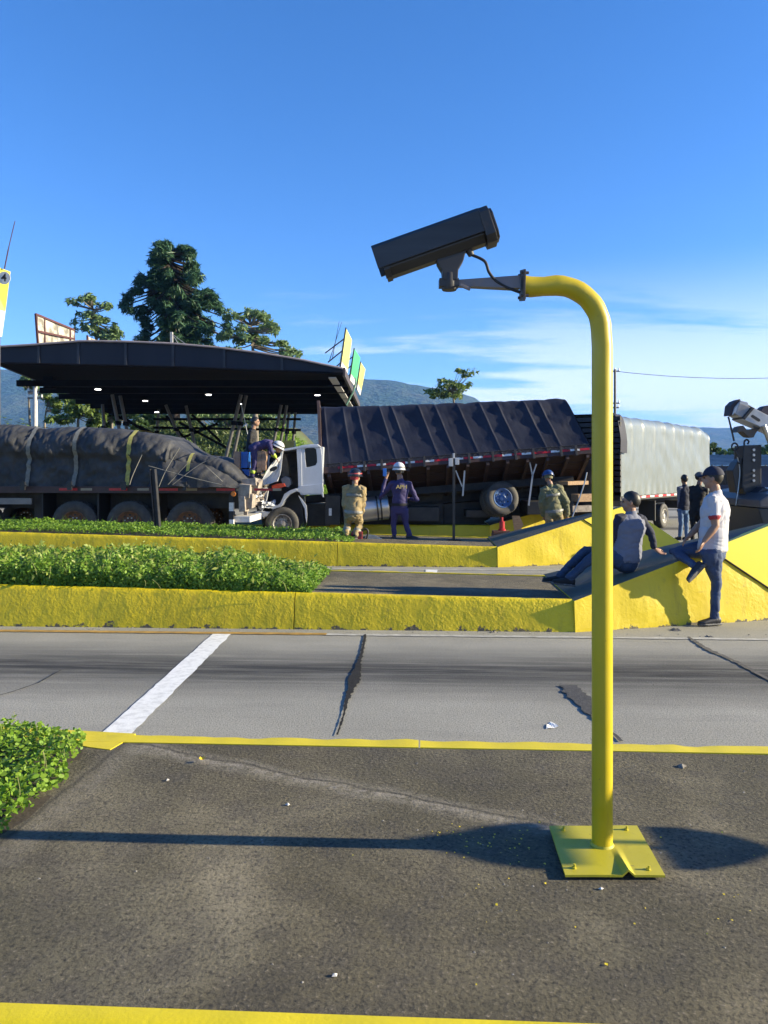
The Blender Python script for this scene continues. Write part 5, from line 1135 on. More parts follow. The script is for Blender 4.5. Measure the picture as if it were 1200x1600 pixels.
mb = MB(); mb.tube([(xl+(xr_-xl)*k/40, YC0-.06, zf(xl+(xr_-xl)*k/40)+.03) for k in range(41)], .05, 6); obj('gutter', mb, M_SOFFIT, cp)
# old billboards and masts on the roof
M_SHEET = mat('stained_pale_sheet', (.42, .40, .36), rough=.8, col2=(.16, .15, .12), scale=1.2, stretch=(1, 1, 2), lo=.42, hi=.6)
M_RUSTRED = mat('rust_red_frame', (.10, .035, .03), rough=.7, var=.4, scale=4)
def flat_panel(name, pts, th_, m, parent):
    P = [at(*p) for p in pts]; n = len(P); nn = (P[1]-P[0]).cross(P[2]-P[0]).normalized()*th_; mb = MB()
    mb.add(P+[p+nn for p in P], [tuple(range(n)), tuple(range(2*n-1, n-1, -1))]+[(i, i+n, (i+1) % n+n, (i+1) % n) for i in range(n)]); return obj(name, mb, m, parent)
bb = thing('billboard', 'back of an old stained billboard on the canopy roof', 'billboard', at(58, 545, 36))
for k, (xa, xb) in enumerate(((59, 70), (71, 90), (91, 109), (110, 116))):
    ya = lambda x: 36+(x-58)/59*7; tY = lambda x: np.interp(x, [58, 117], [494, 516])
    flat_panel('sheet', [(xa, tY(xa), ya(xa)), (xb, tY(xb), ya(xb)), (xb, 545, ya(xb)), (xa, 545, ya(xa))], .03, M_SHEET, bb)
for a, b in (((57, 491, 36), (61, 545, 36)), ((70, 496, 37.4), (71, 545, 37.4)), ((110, 513, 42.1), (111, 540, 42.1)), ((116, 515, 43), (117, 540, 43)), ((57, 491.5, 36), (117, 516, 43)), ((60, 518, 36), (117, 530, 43))):
    mb = MB(); mb.beam(at(*a)-Vector((0, .08, 0)), at(*b)-Vector((0, .08, 0)), .09, .09); obj('frame_bar', mb, M_RUSTRED, bb)
b2 = thing('billboard', 'tiny second billboard back peeping over the canopy roof', 'billboard', at(137, 540, 42)); flat_panel('sheet', [(137, 526, 42), (150, 531, 45), (150, 545, 45), (137, 545, 42)], .03, M_SHEET, b2)
mb = MB(); mb.beam(at(136.5, 524, 42), at(137, 545, 42), .09, .09); obj('frame_bar', mb, M_RUSTRED, b2)
ms = thing('roof_mast', 'short pale mast with stays on top of the canopy', 'mast', at(268, 540, 40)); mb = MB(); mb.beam(at(268, 519, 40), at(268.5, 542, 40), .13, .13); obj('post', mb, mat('pale_mast', (.5, .48, .45), rough=.6), ms)
for x in (282, 296): mb = MB(); mb.tube([at(269, 522, 40), at(x, 542, 40)], .02, 5); obj('stay', mb, M_GALV, ms)
# lane signs standing on the right end of the canopy
M_SY = mat('sign_yellow', (.62, .58, .14), rough=.5, var=.2, scale=1.5); M_SG = mat('sign_green', (.06, .42, .17), rough=.5, var=.2, scale=1.5); M_SW = mat('sign_white', (.62, .62, .60), rough=.5, var=.2, scale=2)
def lane_sign(label, m, tl, tr, br, bl, Y):
    s_ = thing('lane_sign', label, 'sign', at(*bl, Y), group='lane signs on the canopy end')
    f = .80; q = lambda a, b: (a[0]+(b[0]-a[0])*f, a[1]+(b[1]-a[1])*f)
    ml, mr = q(tl, bl), q(tr, br)
    flat_panel('panel', [(*tl, Y), (*tr, Y+1.6), (*mr, Y+1.6), (*ml, Y)], .05, m, s_); flat_panel('lower_panel', [(ml[0], ml[1]+.3, Y), (mr[0], mr[1]+.3, Y+1.6), (*br, Y+1.6), (*bl, Y)], .05, M_SW, s_)
    mb = MB(); mb.beam(at(tl[0]-.5, tl[1]-1, Y), at(bl[0], bl[1]+3, Y), .06, .06); obj('edge_post', mb, M_DSTEEL, s_)
    for k in range(3):
        mb = MB(); a = at(bl[0]+(tl[0]-bl[0])*(.75-.3*k), bl[1]+(tl[1]-bl[1])*(.75-.3*k), Y); b = a+Vector((-.85+.2*k, .2, -.6+.12*k)); mb.tube([a, b], .028, 6); obj('strut', mb, M_DSTEEL, s_)
    return s_
lane_sign('tall yellow lane sign, nearest on the canopy end', M_SY, (541, 513), (550, 531), (542, 590), (531, 576), 33)
lane_sign('green lane sign between the two yellow ones', M_SG, (554, 545), (563, 559), (556, 606), (546, 592), 38)
lane_sign('small yellow lane sign, farthest on the canopy end', M_SY, (564, 566), (571, 577), (563, 618), (557, 606), 42.5)
for px, py, pb, pyb, lab in ((534, 503, 514, 566, 'left of two thin whip aerials beside the lane signs'), (530, 502, 519, 562, 'right of two thin whip aerials beside the lane signs')):
    mb = MB(); mb.tube([at(pb, pyb, 36), at(px, py, 36)], [.02, .008], 5); tag(obj('whip_aerial', mb, M_BSTEEL), lab, 'aerial', 'whip aerials')
mb = MB(); mb.tube([at(541, 633, 37), at(552, 612, 37), at(556, 598, 37), at(555, 590, 37)], .05, 6); tag(obj('green_hose', mb, mat('green_grey_hose', (.10, .22, .17), rough=.5)), 'green grey pipe rising beside the canopy end', 'pipe')
# big yellow sign with number at the left edge
s4 = thing('number_sign', 'yellow and white panel with number 4 at the left edge', 'sign', at(-8, 540, 28))
flat_panel('panel', [(-26, 409, 28), (16.5, 424.5, 28.6), (8.6, 486, 28.6), (-26, 478, 28)], .06, mat('sign_bright_yellow', (.62, .52, .05), rough=.5, var=.1), s4)
flat_panel('lower_panel', [(-26, 478.3, 28), (8.6, 486.3, 28.6), (3, 526, 28.6), (-26, 520, 28)], .06, M_SW, s4)
c4 = at(6.6, 434.5, 28.25); mb = MB(); mb.lathe([(.005, -.02), (.235, -.02), (.235, 0), (.005, 0)], Matrix.Translation(c4), 24); obj('number_disc', mb, M_SW, s4)
def text_mesh(name, body, size, M, m, parent, ext=.004):
    cu = bpy.data.curves.new(name, 'FONT'); cu.body = body; cu.size = size; cu.extrude = ext; cu.align_x = 'CENTER'; cu.align_y = 'CENTER'; cu.offset = size*.02
    to = bpy.data.objects.new(name+'_tmp', cu); COL.objects.link(to); dg = bpy.context.evaluated_depsgraph_get(); me = bpy.data.meshes.new_from_object(to.evaluated_get(dg)); bpy.data.objects.remove(to)
    me.transform(wmat(parent).inverted() @ M); me.materials.clear(); me.materials.append(m); o = bpy.data.objects.new(name, me); link(o, parent); WM[o.name] = wmat(parent); return o
FACE = Matrix.Rotation(R(90), 4, 'X')
text_mesh('number', '4', .40, Matrix.Translation(c4+Vector((.0, -.03, 0))) @ FACE, M_BLACK, s4)
mb = MB(); mb.beam(at(-4, 524, 28.7), Vector((at(-4, 0, 28.7).x, 28.7, 0)), .15, .15); obj('post', mb, M_DSTEEL, s4)
mb = MB(); mb.tube(smooth_path([at(7, 420, 28.4), at(14, 385, 28.4), at(23.5, 345, 28.4)]), [.022]*6+[.015]*6+[.010], 6); tag(obj('whip_aerial', mb, mat('red_black_rod', (.06, .02, .02), rough=.6)), 'long thin aerial rising from the yellow number sign', 'aerial', 'whip aerials')

# ------------------------------------------------------------------ bank, trees, shrubs
def bank_z(x, y):
    a = np.clip((y-52)/16, 0, 1); b = np.clip((x+32)/8, 0, 1)*np.clip((-3.0-x)/5.5, 0, 1); return 5.4*a*a*(3-2*a)*b*(1+.25*noise.noise(Vector((x*.2, y*.2, 3))))
mb = MB(); mb.grid(lambda a, b: (-34+32*a, 51+30*b, float(bank_z(-34+32*a, 51+30*b))-.02), 60, 40)
bank = tag(obj('bank', mb, mat('bank_soil', (.07, .10, .03), rough=.95, col2=(.05, .05, .02), scale=.5, bump=.4, bscale=6), smooth=180), kind='structure')
L_BANK = leafmat('bank_grass', (.16, .30, .03), (.30, .42, .06), tl=.45, scale=.4)
r = np.random.default_rng(90); n = 9000; X = r.uniform(-9.5, -3, n); Yb = r.uniform(51.5, 66, n); Z = np.array([bank_z(a, b) for a, b in zip(X, Yb)])
o = leaf_cloud('bank_grass', np.stack([X, Yb, Z+.12], 1), np.tile([[0, -1., .2]], (n, 1)), .30, L_BANK, seed=3, asp=.16, jitter=.5); tag(o, 'bright green grass on the bank behind the canopy', 'grass', kind='stuff')

n = 12000; X = r.uniform(-24, -9, n); Yb = r.uniform(51.5, 68, n); Z = np.array([bank_z(a, b) for a, b in zip(X, Yb)])
o = leaf_cloud('undergrowth', np.stack([X, Yb, Z+.2], 1), np.tile([[0, -1., .2]], (n, 1)), .34, leafmat('undergrowth_leaf', (.03, .065, .018), (.12, .15, .04), tl=.3, scale=.3), seed=5, asp=.3, jitter=.7); tag(o, 'dark olive undergrowth behind the canopy columns', 'undergrowth', kind='stuff')
M_BARK = mat('pale_bark', (.22, .19, .15), rough=.9, var=.5, scale=2, stretch=(1, 1, .2)); M_BARKP = mat('pine_bark', (.05, .035, .025), rough=.95, var=.4, scale=3)
L_PINE = leafmat('pine_needles', (.017, .062, .034), (.065, .135, .066), tl=.15, scale=.25)
L_EUC = leafmat('eucalyptus_leaf', (.085, .16, .06), (.19, .27, .115), tl=.3, scale=.4)
L_DARK = leafmat('dark_leaf', (.025, .06, .015), (.08, .13, .035), tl=.3, scale=.4)
L_MID = leafmat('mid_leaf', (.07, .13, .025), (.18, .24, .06), tl=.3, scale=.4)
def tree(name, label, Y, clumps, trunk, leaf, per, lsize, bark, group=None, asp=.35, seed=1, depth=1., trunk_r=.2, limbs=True, needle=False):
    """clumps: (px, py, radius px); trunk: list of (px, py) from the ground up"""
    r = np.random.default_rng(seed); k = Y/FPX
    base = at(trunk[0][0], 0, Y); base.z = 0 if not (-30 < base.x < -4 and 52 < Y < 80) else float(bank_z(base.x, Y))
    t = thing(name, label, 'tree', base, group=group)
    path = [base]+[at(a, b, Y) for a, b in trunk[1:]]
    mb = MB(); mb.tube(smooth_path(path, 4), list(np.linspace(trunk_r, trunk_r*.22, 4*(len(path)-1)+1)), 8); tr = obj('trunk', mb, bark, t, smooth=60)
    P = []; Nn = []; lb = MB(); xs = [c[0] for c in clumps]; half = (max(xs)-min(xs))/2*k
    top = path[-1]
    for (px, py, rad) in clumps:
        c = at(px, py, Y+r.normal(0, 1)*half*.38*depth); R_ = rad*k
        d = r.normal(0, 1, (per, 3)); d /= np.linalg.norm(d, axis=1)[:, None]; q = d*(R_*(r.random(per)**.45)[:, None])*np.array([1.1, 1.1, .75])
        P.append(np.array(c)+q); Nn.append(d*.7+np.array([0, 0, .6]))
        if limbs:
            tt = min(range(len(path)-1), key=lambda i: abs(path[i].z-(c.z-1.2*R_))); a = path[max(1, tt)] if len(path) > 2 else path[0].lerp(path[1], .8)
            zfrac = np.clip((c.z-1.5*R_-path[0].z)/(top.z-path[0].z), .25, .97); 
            f = zfrac*(len(path)-1); i = int(min(f, len(path)-2)); a = path[i].lerp(path[i+1], f-i)
            lb.tube([a, a.lerp(c, .55)+Vector((0, 0, -.05*(c-a).length)), c], [trunk_r*.28, trunk_r*.18, trunk_r*.07], 5)
    if limbs: obj('limbs', lb, bark, tr)
    P = np.concatenate(P); Nn = np.concatenate(Nn)
    leaf_cloud('crown', P, Nn, lsize, leaf, t, asp=asp, seed=seed, jitter=.5)
    return t
rr_ = random.Random(12)
ol = ([378, 395, 410, 425, 440, 460, 475, 490, 510, 535, 560, 590], [237, 236, 232, 221, 209, 197, 189, 193, 206, 212, 222, 235]); orr = ([378, 390, 396, 430, 450, 455, 470, 490, 510, 535, 560, 590], [256, 300, 305, 313, 320, 333, 343, 354, 364, 368, 360, 340])
pc = []
while len(pc) < 330:
    y = rr_.uniform(382, 575); a, b = np.interp(y, *ol), np.interp(y, *orr); x = rr_.uniform(a, b); e = min(x-a, b-x)
    if noise.noise(Vector((x*.045, y*.055, 2.2))) < -.22 and e < 40: continue
    if y < 392 and 262 < x < 280: continue
    if e < 5: x += 5 if x-a < b-x else -5
    pc.append((x, y, rr_.uniform(6, 10)))
pc += [(246, 383, 6), (250, 392, 7), (285, 388, 6), (296, 393, 7), (272, 402, 8), (200, 470, 8), (193, 478, 6), (355, 497, 7), (340, 478, 7)]
tree('pine_tree', 'tall dark pine tree rising behind the canopy', 68, pc, [(274, 735), (275, 560), (272, 470), (266, 420), (258, 385)], L_PINE, 90, .38, M_BARKP, asp=.13, seed=4, trunk_r=.42)
def cl(pts, n, spread, r0, r1, seed):
    q = random.Random(seed); return [(q.choice(pts)[0]+q.gauss(0, spread), q.choice(pts)[1]*0+p_[1]+q.gauss(0, spread*.6), q.uniform(r0, r1)) if False else ((lambda b: (b[0]+q.gauss(0, spread), b[1]+q.gauss(0, spread*.55), q.uniform(r0, r1)))(q.choice(pts))) for _ in range(n)]
tree('eucalyptus_tree', 'loose pale eucalyptus left of the pine above the billboard', 64, cl([(118, 470), (135, 467), (150, 470), (140, 490), (150, 500), (165, 500), (125, 510), (140, 515), (175, 515), (185, 525), (160, 525), (172, 478)], 80, 7, 4, 9, 1), [(150, 735), (152, 600), (150, 520), (145, 480)], L_EUC, 24, .24, M_BARK, 'eucalyptus trees', seed=6, trunk_r=.25)
tree('eucalyptus_tree', 'loose pale eucalyptus at the right of the pine', 62, cl([(362, 495), (385, 492), (400, 492), (413, 500), (420, 512), (375, 515), (390, 525), (405, 530), (430, 512), (445, 540), (455, 550), (370, 535), (352, 525), (437, 548)], 95, 7, 4, 9, 2), [(400, 735), (398, 600), (395, 545), (392, 505)], L_EUC, 24, .24, M_BARK, 'eucalyptus trees', seed=7, trunk_r=.25)
tree('leafy_tree', 'small leafy tree above the tilted truck tarpaulin', 85, cl([(690, 605), (700, 600), (712, 602), (722, 605), (698, 615), (715, 617), (685, 615), (727, 582)], 55, 6, 4, 8, 3), [(712, 735), (710, 640), (705, 610)], L_MID, 28, .26, M_BARK, seed=8, trunk_r=.2)
tree('slender_tree', 'slender pale trunked tree beside the utility pole', 58, cl([(34, 598), (42, 592), (50, 605), (62, 615), (75, 612)], 15, 4, 4, 7, 4), [(48, 735), (46, 650), (44, 605)], L_EUC, 55, .2, M_BARK, 'trees under the canopy edge', seed=9, trunk_r=.14)
tree('slender_tree', 'slim tree with forked pale trunk under the canopy edge', 60, cl([(70, 620), (80, 625), (95, 630), (100, 615), (88, 640), (110, 640)], 24, 5, 4, 8, 5), [(72, 735), (70, 660), (76, 625)], L_MID, 60, .2, M_BARK, 'trees under the canopy edge', seed=10, trunk_r=.14)
tree('bushy_tree', 'bushy green tree under the left canopy edge', 57, cl([(115, 625), (130, 615), (125, 645), (140, 640), (110, 655), (150, 655), (95, 655)], 34, 7, 6, 10, 6), [(122, 735), (122, 660), (124, 630)], L_MID, 70, .22, M_BARK, 'trees under the canopy edge', seed=11, trunk_r=.16)
tree('bushy_tree', 'dark bushy tree among the left canopy columns', 58, cl([(150, 630), (165, 640), (180, 650), (200, 645), (160, 660), (215, 660)], 34, 7, 6, 10, 7), [(175, 735), (175, 660), (176, 640)], L_DARK, 70, .22, M_BARK, 'trees under the canopy edge', seed=12, trunk_r=.16)
tree('bushy_tree', 'olive bushy tree behind the middle canopy columns', 72, cl([(300, 650), (320, 645), (350, 650), (380, 650), (410, 655), (430, 650), (335, 670), (390, 675)], 44, 9, 8, 13, 8), [(360, 735), (360, 690), (360, 655)], L_EUC, 80, .26, M_BARK, 'trees under the canopy edge', seed=13, trunk_r=.2)
tree('bushy_tree', 'dark bushy tree left of the middle canopy columns', 70, cl([(230, 660), (250, 650), (270, 665), (290, 670), (210, 670), (240, 685)], 36, 9, 8, 13, 9), [(250, 735), (250, 690), (250, 660)], L_DARK, 80, .26, M_BARK, 'trees under the canopy edge', seed=14, trunk_r=.2)
def shrub(label, px, py, Y, w, h, leaf, seed, n=700):
    c = at(px, py, Y); r = np.random.default_rng(seed); t = thing('shrub', label, 'shrub', (c.x, Y, float(bank_z(c.x, Y)) if Y > 51 else 0), group='shrubs along the plaza')
    z0_ = t.location.z; top = c.z; d = r.normal(0, 1, (n, 3)); d /= np.linalg.norm(d, axis=1)[:, None]; rad = r.random(n)**.4
    P = np.stack([c.x+d[:, 0]*w*rad*(1+.3*np.sin(d[:, 2]*7+seed)), Y+d[:, 1]*w*.7*rad, z0_+(top-z0_)*(.5+.5*d[:, 2]*rad)], 1); leaf_cloud('foliage', P, d*.6+np.array([0, -.2, .5]), .16, leaf, t, seed=seed)
    mb = MB(); mb.tube([(c.x, Y, z0_-.05), (c.x+.1, Y, z0_+(top-z0_)*.5)], [.06, .03], 6); obj('stem', mb, M_BARK, t); return t
for k, (px, py, Y, w, lf, lab) in enumerate(((8, 645, 50, 1.8, L_MID, 'olive shrub at the left edge above the tarped load'), (32, 655, 50, 1.3, L_DARK, 'dark shrub left of the utility pole'), (60, 662, 50, 1.2, L_MID, 'low shrub at the foot of the utility pole'), (285, 668, 52, 1.0, L_MID, 'shrub above the end of the tarped load'), (465, 684, 54, 1.6, L_BANK, 'bright green shrub between canopy and truck tarpaulin'), (480, 690, 52, 1.2, L_BANK, 'low bright shrub beside the headboard of the truck'))):
    shrub(lab, px, py, Y, w, 1, lf, 40+k)
# right-hand distance: low shed, trees, power line
for k, (px, py, Y, lab) in enumerate(((1112, 700, 90, 'tree beside the end of the pale covered truck'), (1150, 708, 95, 'small tree left of the tow truck hook'), (1166, 706, 95, 'small tree behind the tow truck cable'), (1196, 704, 90, 'tree at the right edge behind the tow truck mast'), (1128, 712, 110, 'small dark tree left of the tow truck cable'), (1178, 712, 110, 'dark tree behind the tow truck mast'))):
    tree('distant_tree', lab, Y, cl([(px-5, py-2), (px+4, py-5), (px, py+3), (px+8, py+4), (px-8, py+6)], 12, 2.5, 3, 5, 50+k), [(px, 735), (px, 722), (px, py)], L_MID if k % 2 else L_DARK, 45, .3, M_BARK, 'distant trees at right', seed=60+k, trunk_r=.15)
sd = thing('low_shed', 'low shed with corrugated pale roof behind the tow truck', 'building', (24, 46, 0))
xa, xb = at(1060, 0, 46).x, at(1330, 0, 46).x
mb = MB(); mb.box((xa, 46, -.01), (xb, 53, 2.02)); obj('wall', mb, mat('dark_blue_wall', (.035, .045, .085), rough=.7, var=.3, scale=.8), sd)
for k in range(34):
    u = xa-.2+(xb-xa+.4)*k/34; w = (xb-xa+.4)/34; mb = MB(); mb.add([(u, 45.6, 2.04), (u+w*.5, 45.6, 2.10), (u+w*.97, 45.6, 2.04), (u, 50, 2.74), (u+w*.5, 50, 2.80), (u+w*.97, 50, 2.74)], [(0,1,4,3), (1,2,5,4)]); obj('roof_sheet', mb, mat('corrugated_roof', (.30, .27, .24), rough=.6, col2=(.16, .14, .13), scale=.8), sd, recalc=False)
for k in range(7):
    mb = MB(); mb.box((xa+.8+k*1.6, 45.96, .9), (xa+1.6+k*1.6, 45.99, 1.7)); obj('window', mb, M_GLASSD, sd)
def utility_pole(label, px, ptop, Y, w, m, arms):
    b = at(px, 735, Y); b.z = 0; tpp = at(px, ptop, Y); t = thing('utility_pole', label, 'pole', b, group='utility poles')
    mb = MB(); mb.tube([b, tpp], [w, w*.7], 10); obj('pole', mb, m, t, smooth=50)
    for z, l in arms:
        mb = MB(); p = at(px, z, Y); mb.beam(p+Vector((-l, 0, 0)), p+Vector((l, 0, 0)), .1, .1); ar = obj('crossarm', mb, M_DSTEEL, t)
        for s_ in (-.9, 0, .9):
            mb = MB(); q = p+Vector((l*s_, 0, .05)); mb.tube([q, q+Vector((0, 0, .2))], [.06, .04], 6); obj('insulator', mb, M_SW, ar)
    return t
up1 = utility_pole('pale concrete utility pole behind the tarped load', 55, 588, 52, .20, mat('pale_concrete_pole', (.45, .45, .46), rough=.7), ((612, .5), (622, .5)))
mb = MB(); p = at(57, 596, 51.7); mb.box(p+Vector((-.25, -.2, -.3)), p+Vector((.25, .2, .4))); obj('transformer_box', mb, M_SW, up1, bevel=.05)
up2 = utility_pole('thin grey utility pole right of the yellow camera pole', 961, 577, 62, .13, M_DSTEEL, ((580, .35), (630, .35), (637, .3)))
mb = MB(); a = at(961, 580, 62); b = at(1260, 588, 62); mb.tube([a.lerp(b, k/12)+Vector((0, 0, -.35*4*(k/12)*(1-k/12))) for k in range(13)], .022, 5); tag(obj('power_line', mb, M_BSTEEL), 'thin power line running right from the grey utility pole', 'cable')
# red and yellow bollard
bo = at(1148, 836, 17.5); bo.z = 0; bl = thing('bollard', 'red and yellow guard post behind the standing man', 'bollard', bo)
h_ = at(0, 775, 17.5).z; mb = MB(); mb.tube([bo, bo+Vector((0, 0, h_*.47))], .085, 16); obj('lower_sleeve', mb, M_PAINT, bl, smooth=50)
mb = MB(); mb.tube([bo+Vector((0, 0, h_*.47)), bo+Vector((0, 0, h_-.02)), bo+Vector((0, 0, h_))], [.09, .09, .07], 16); obj('upper_sleeve', mb, mat('bollard_red', (.38, .02, .03), rough=.45), bl, smooth=50)
# ================================================================== PEOPLE
M_SKIN = mat('skin', (.30, .165, .105), rough=.55, var=.12, scale=12); M_SKIN2 = mat('skin_dark', (.22, .115, .075), rough=.55, var=.12, scale=12)
M_HAIR = mat('black_hair', (.012, .011, .011), rough=.5)
M_SHIRT = mat('white_polo', (.42, .42, .46), rough=.85, var=.06, scale=5, bump=.15, bscale=120); M_REDTRIM = mat('red_trim', (.35, .03, .04), rough=.8)
M_JEANS = mat('blue_denim', (.022, .040, .095), rough=.85, col2=(.040, .068, .14), scale=7, bump=.2, bscale=160); M_JEANS_L = mat('light_denim', (.10, .19, .34), rough=.85, col2=(.05, .09, .18), scale=6)
M_NAVY = mat('navy_cloth', (.014, .018, .040), rough=.85, var=.2, scale=6); M_GREYB = mat('grey_blue_cloth', (.14, .15, .20), rough=.85, var=.12, scale=5)
M_PURP = mat('purple_navy_uniform', (.035, .027, .105), rough=.8, var=.25, scale=5); M_BLK = mat('black_cloth', (.010, .010, .012), rough=.85, var=.2, scale=6)
M_TAN = mat('tan_turnout_cloth', (.30, .23, .115), rough=.85, col2=(.20, .15, .075), scale=4, bump=.3, bscale=40); M_OLIVE = mat('olive_turnout_cloth', (.17, .155, .085), rough=.85, col2=(.10, .11, .06), scale=3, bump=.3, bscale=40)
M_BAND = mat('grey_reflective_band', (.22, .22, .20), rough=.5, var=.4, scale=9); M_HIVIS = mat('hi_vis_band', (.42, .55, .05), rough=.6)
M_SHOE = mat('dark_shoe', (.020, .022, .030), rough=.55, var=.3, scale=20); M_SOLE = mat('grey_sole', (.14, .14, .145), rough=.7, col2=(.03, .03, .03), scale=60); M_TOE = mat('pale_shoe', (.4, .4, .4), rough=.6)
M_WHELM = mat('white_helmet', (.62, .62, .64), rough=.25); M_BHELM = mat('black_helmet', (.015, .016, .022), rough=.25); M_BLUEHELM = mat('blue_helmet', (.015, .05, .19), rough=.3)
M_EYE = mat('eye_dark', (.01, .008, .008), rough=.3); M_LIP = mat('lip', (.22, .09, .075), rough=.5)

class Body:
    def __init__(s): s.V = []; s.F = []; s.M = []; s.mats = []
    def mi(s, m):
        if m not in s.mats: s.mats.append(m)
        return s.mats.index(m)
    def loft(s, rings, mats, n=16, cap=.55):
        """rings: (centre, A, B) half-axis vectors; mats: one material a span"""
        rings = [(Vector(c), Vector(a), Vector(b)) for c, a, b in rings]
        ax0 = (rings[0][0]-rings[1][0]).normalized(); ax1 = (rings[-1][0]-rings[-2][0]).normalized()
        r0 = min(rings[0][1].length, rings[0][2].length)*cap; r1 = min(rings[-1][1].length, rings[-1][2].length)*cap
        R2 = [(rings[0][0]+ax0*r0, rings[0][1]*.45, rings[0][2]*.45), (rings[0][0]+ax0*r0*.6, rings[0][1]*.8, rings[0][2]*.8)]+rings+[(rings[-1][0]+ax1*r1*.6, rings[-1][1]*.8, rings[-1][2]*.8), (rings[-1][0]+ax1*r1, rings[-1][1]*.45, rings[-1][2]*.45)]
        ms = mats if isinstance(mats, list) else [mats]*(len(rings)-1); ms = [ms[0]]*2+ms+[ms[-1]]*2
        o = len(s.V)
        for k, (c, a, b) in enumerate(R2):
            s.V += [c+a*cos(2*pi*j/n)+b*sin(2*pi*j/n) for j in range(n)]
        for i in range(len(R2)-1):
            for j in range(n): s.F.append((o+i*n+j, o+i*n+(j+1) % n, o+(i+1)*n+(j+1) % n, o+(i+1)*n+j)); s.M.append(s.mi(ms[i]))
        s.F.append(tuple(o+j for j in range(n))[::-1]); s.M.append(s.mi(ms[0])); e = o+(len(R2)-1)*n; s.F.append(tuple(e+j for j in range(n))); s.M.append(s.mi(ms[-1]))
    def limb(s, pts, rs, mats, n=12, flat=1., ref=None):
        pts = [Vector(p) for p in pts]; rings = []
        for i, p in enumerate(pts):
            t = (pts[min(i+1, len(pts)-1)]-pts[max(i-1, 0)]).normalized(); rf = ref or (Vector((0, 1, .1)) if abs(t.y) < .9 else Vector((1, 0, .1)))
            a = t.cross(rf).normalized(); b = t.cross(a).normalized(); rings.append((p, a*rs[i]*flat, b*rs[i]))
        s.loft(rings, mats, n)
    def ell(s, c, A, B, Cc, m, n=14):
        c = Vector(c); rings = [(c+Cc*k, A*sqrt(max(.02, 1-k*k)), B*sqrt(max(.02, 1-k*k))) for k in (-.93, -.7, -.35, 0, .35, .7, .93)]; s.loft(rings, m, n, .3)
    def build(s, name, parent, voxel, wrinkle, cloth):
        me = bpy.data.meshes.new('tmp'); me.from_pydata([tuple(v) for v in s.V], [], s.F); fix_normals(me)
        bvh = BVHTree.FromPolygons([tuple(v) for v in s.V], s.F)
        to = bpy.data.objects.new('tmp', me); COL.objects.link(to)
        md = to.modifiers.new('r', 'REMESH'); md.mode = 'VOXEL'; md.voxel_size = voxel; md.use_smooth_shade = True
        sm = to.modifiers.new('s', 'SMOOTH'); sm.factor = .5; sm.iterations = 2
        dg = bpy.context.evaluated_depsgraph_get(); out = bpy.data.meshes.new_from_object(to.evaluated_get(dg)); bpy.data.objects.remove(to); bpy.data.meshes.remove(me)
        out.name = name; mi = []; 
        for p in out.polygons: mi.append(s.M[bvh.find_nearest(p.center+p.normal*voxel*.25)[2]])
        out.materials.clear()
        for m in s.mats: out.materials.append(m)
        out.polygons.foreach_set('material_index', mi)
        cl_ = {s.mats.index(m) for m in cloth if m in s.mats}; vm = [False]*len(out.vertices)
        for p, k in zip(out.polygons, mi):
            if k in cl_:
                for v in p.vertices: vm[v] = True
        nor = [v.normal.copy() for v in out.vertices]
        for v, nn in zip(out.vertices, nor):
            if vm[v.index]:
                q = v.co; w = .8*noise.noise(Vector((q.x*5+q.z*3, q.y*5, q.z*8)))-1.0*(1-abs(noise.noise(Vector((q.x*5.5-q.z*4.5, q.y*5.5+q.z*2, q.z*7+9)))))**6-.7*(1-abs(noise.noise(Vector((q.x*6+q.z*6, q.y*6, q.z*10+4)))))**7
                v.co = q+nn*w*wrinkle
        out.transform(wmat(parent).inverted()); out.polygons.foreach_set('use_smooth', [True]*len(out.polygons))
        o = bpy.data.objects.new(name, out); link(o, parent); WM[o.name] = wmat(parent); return o

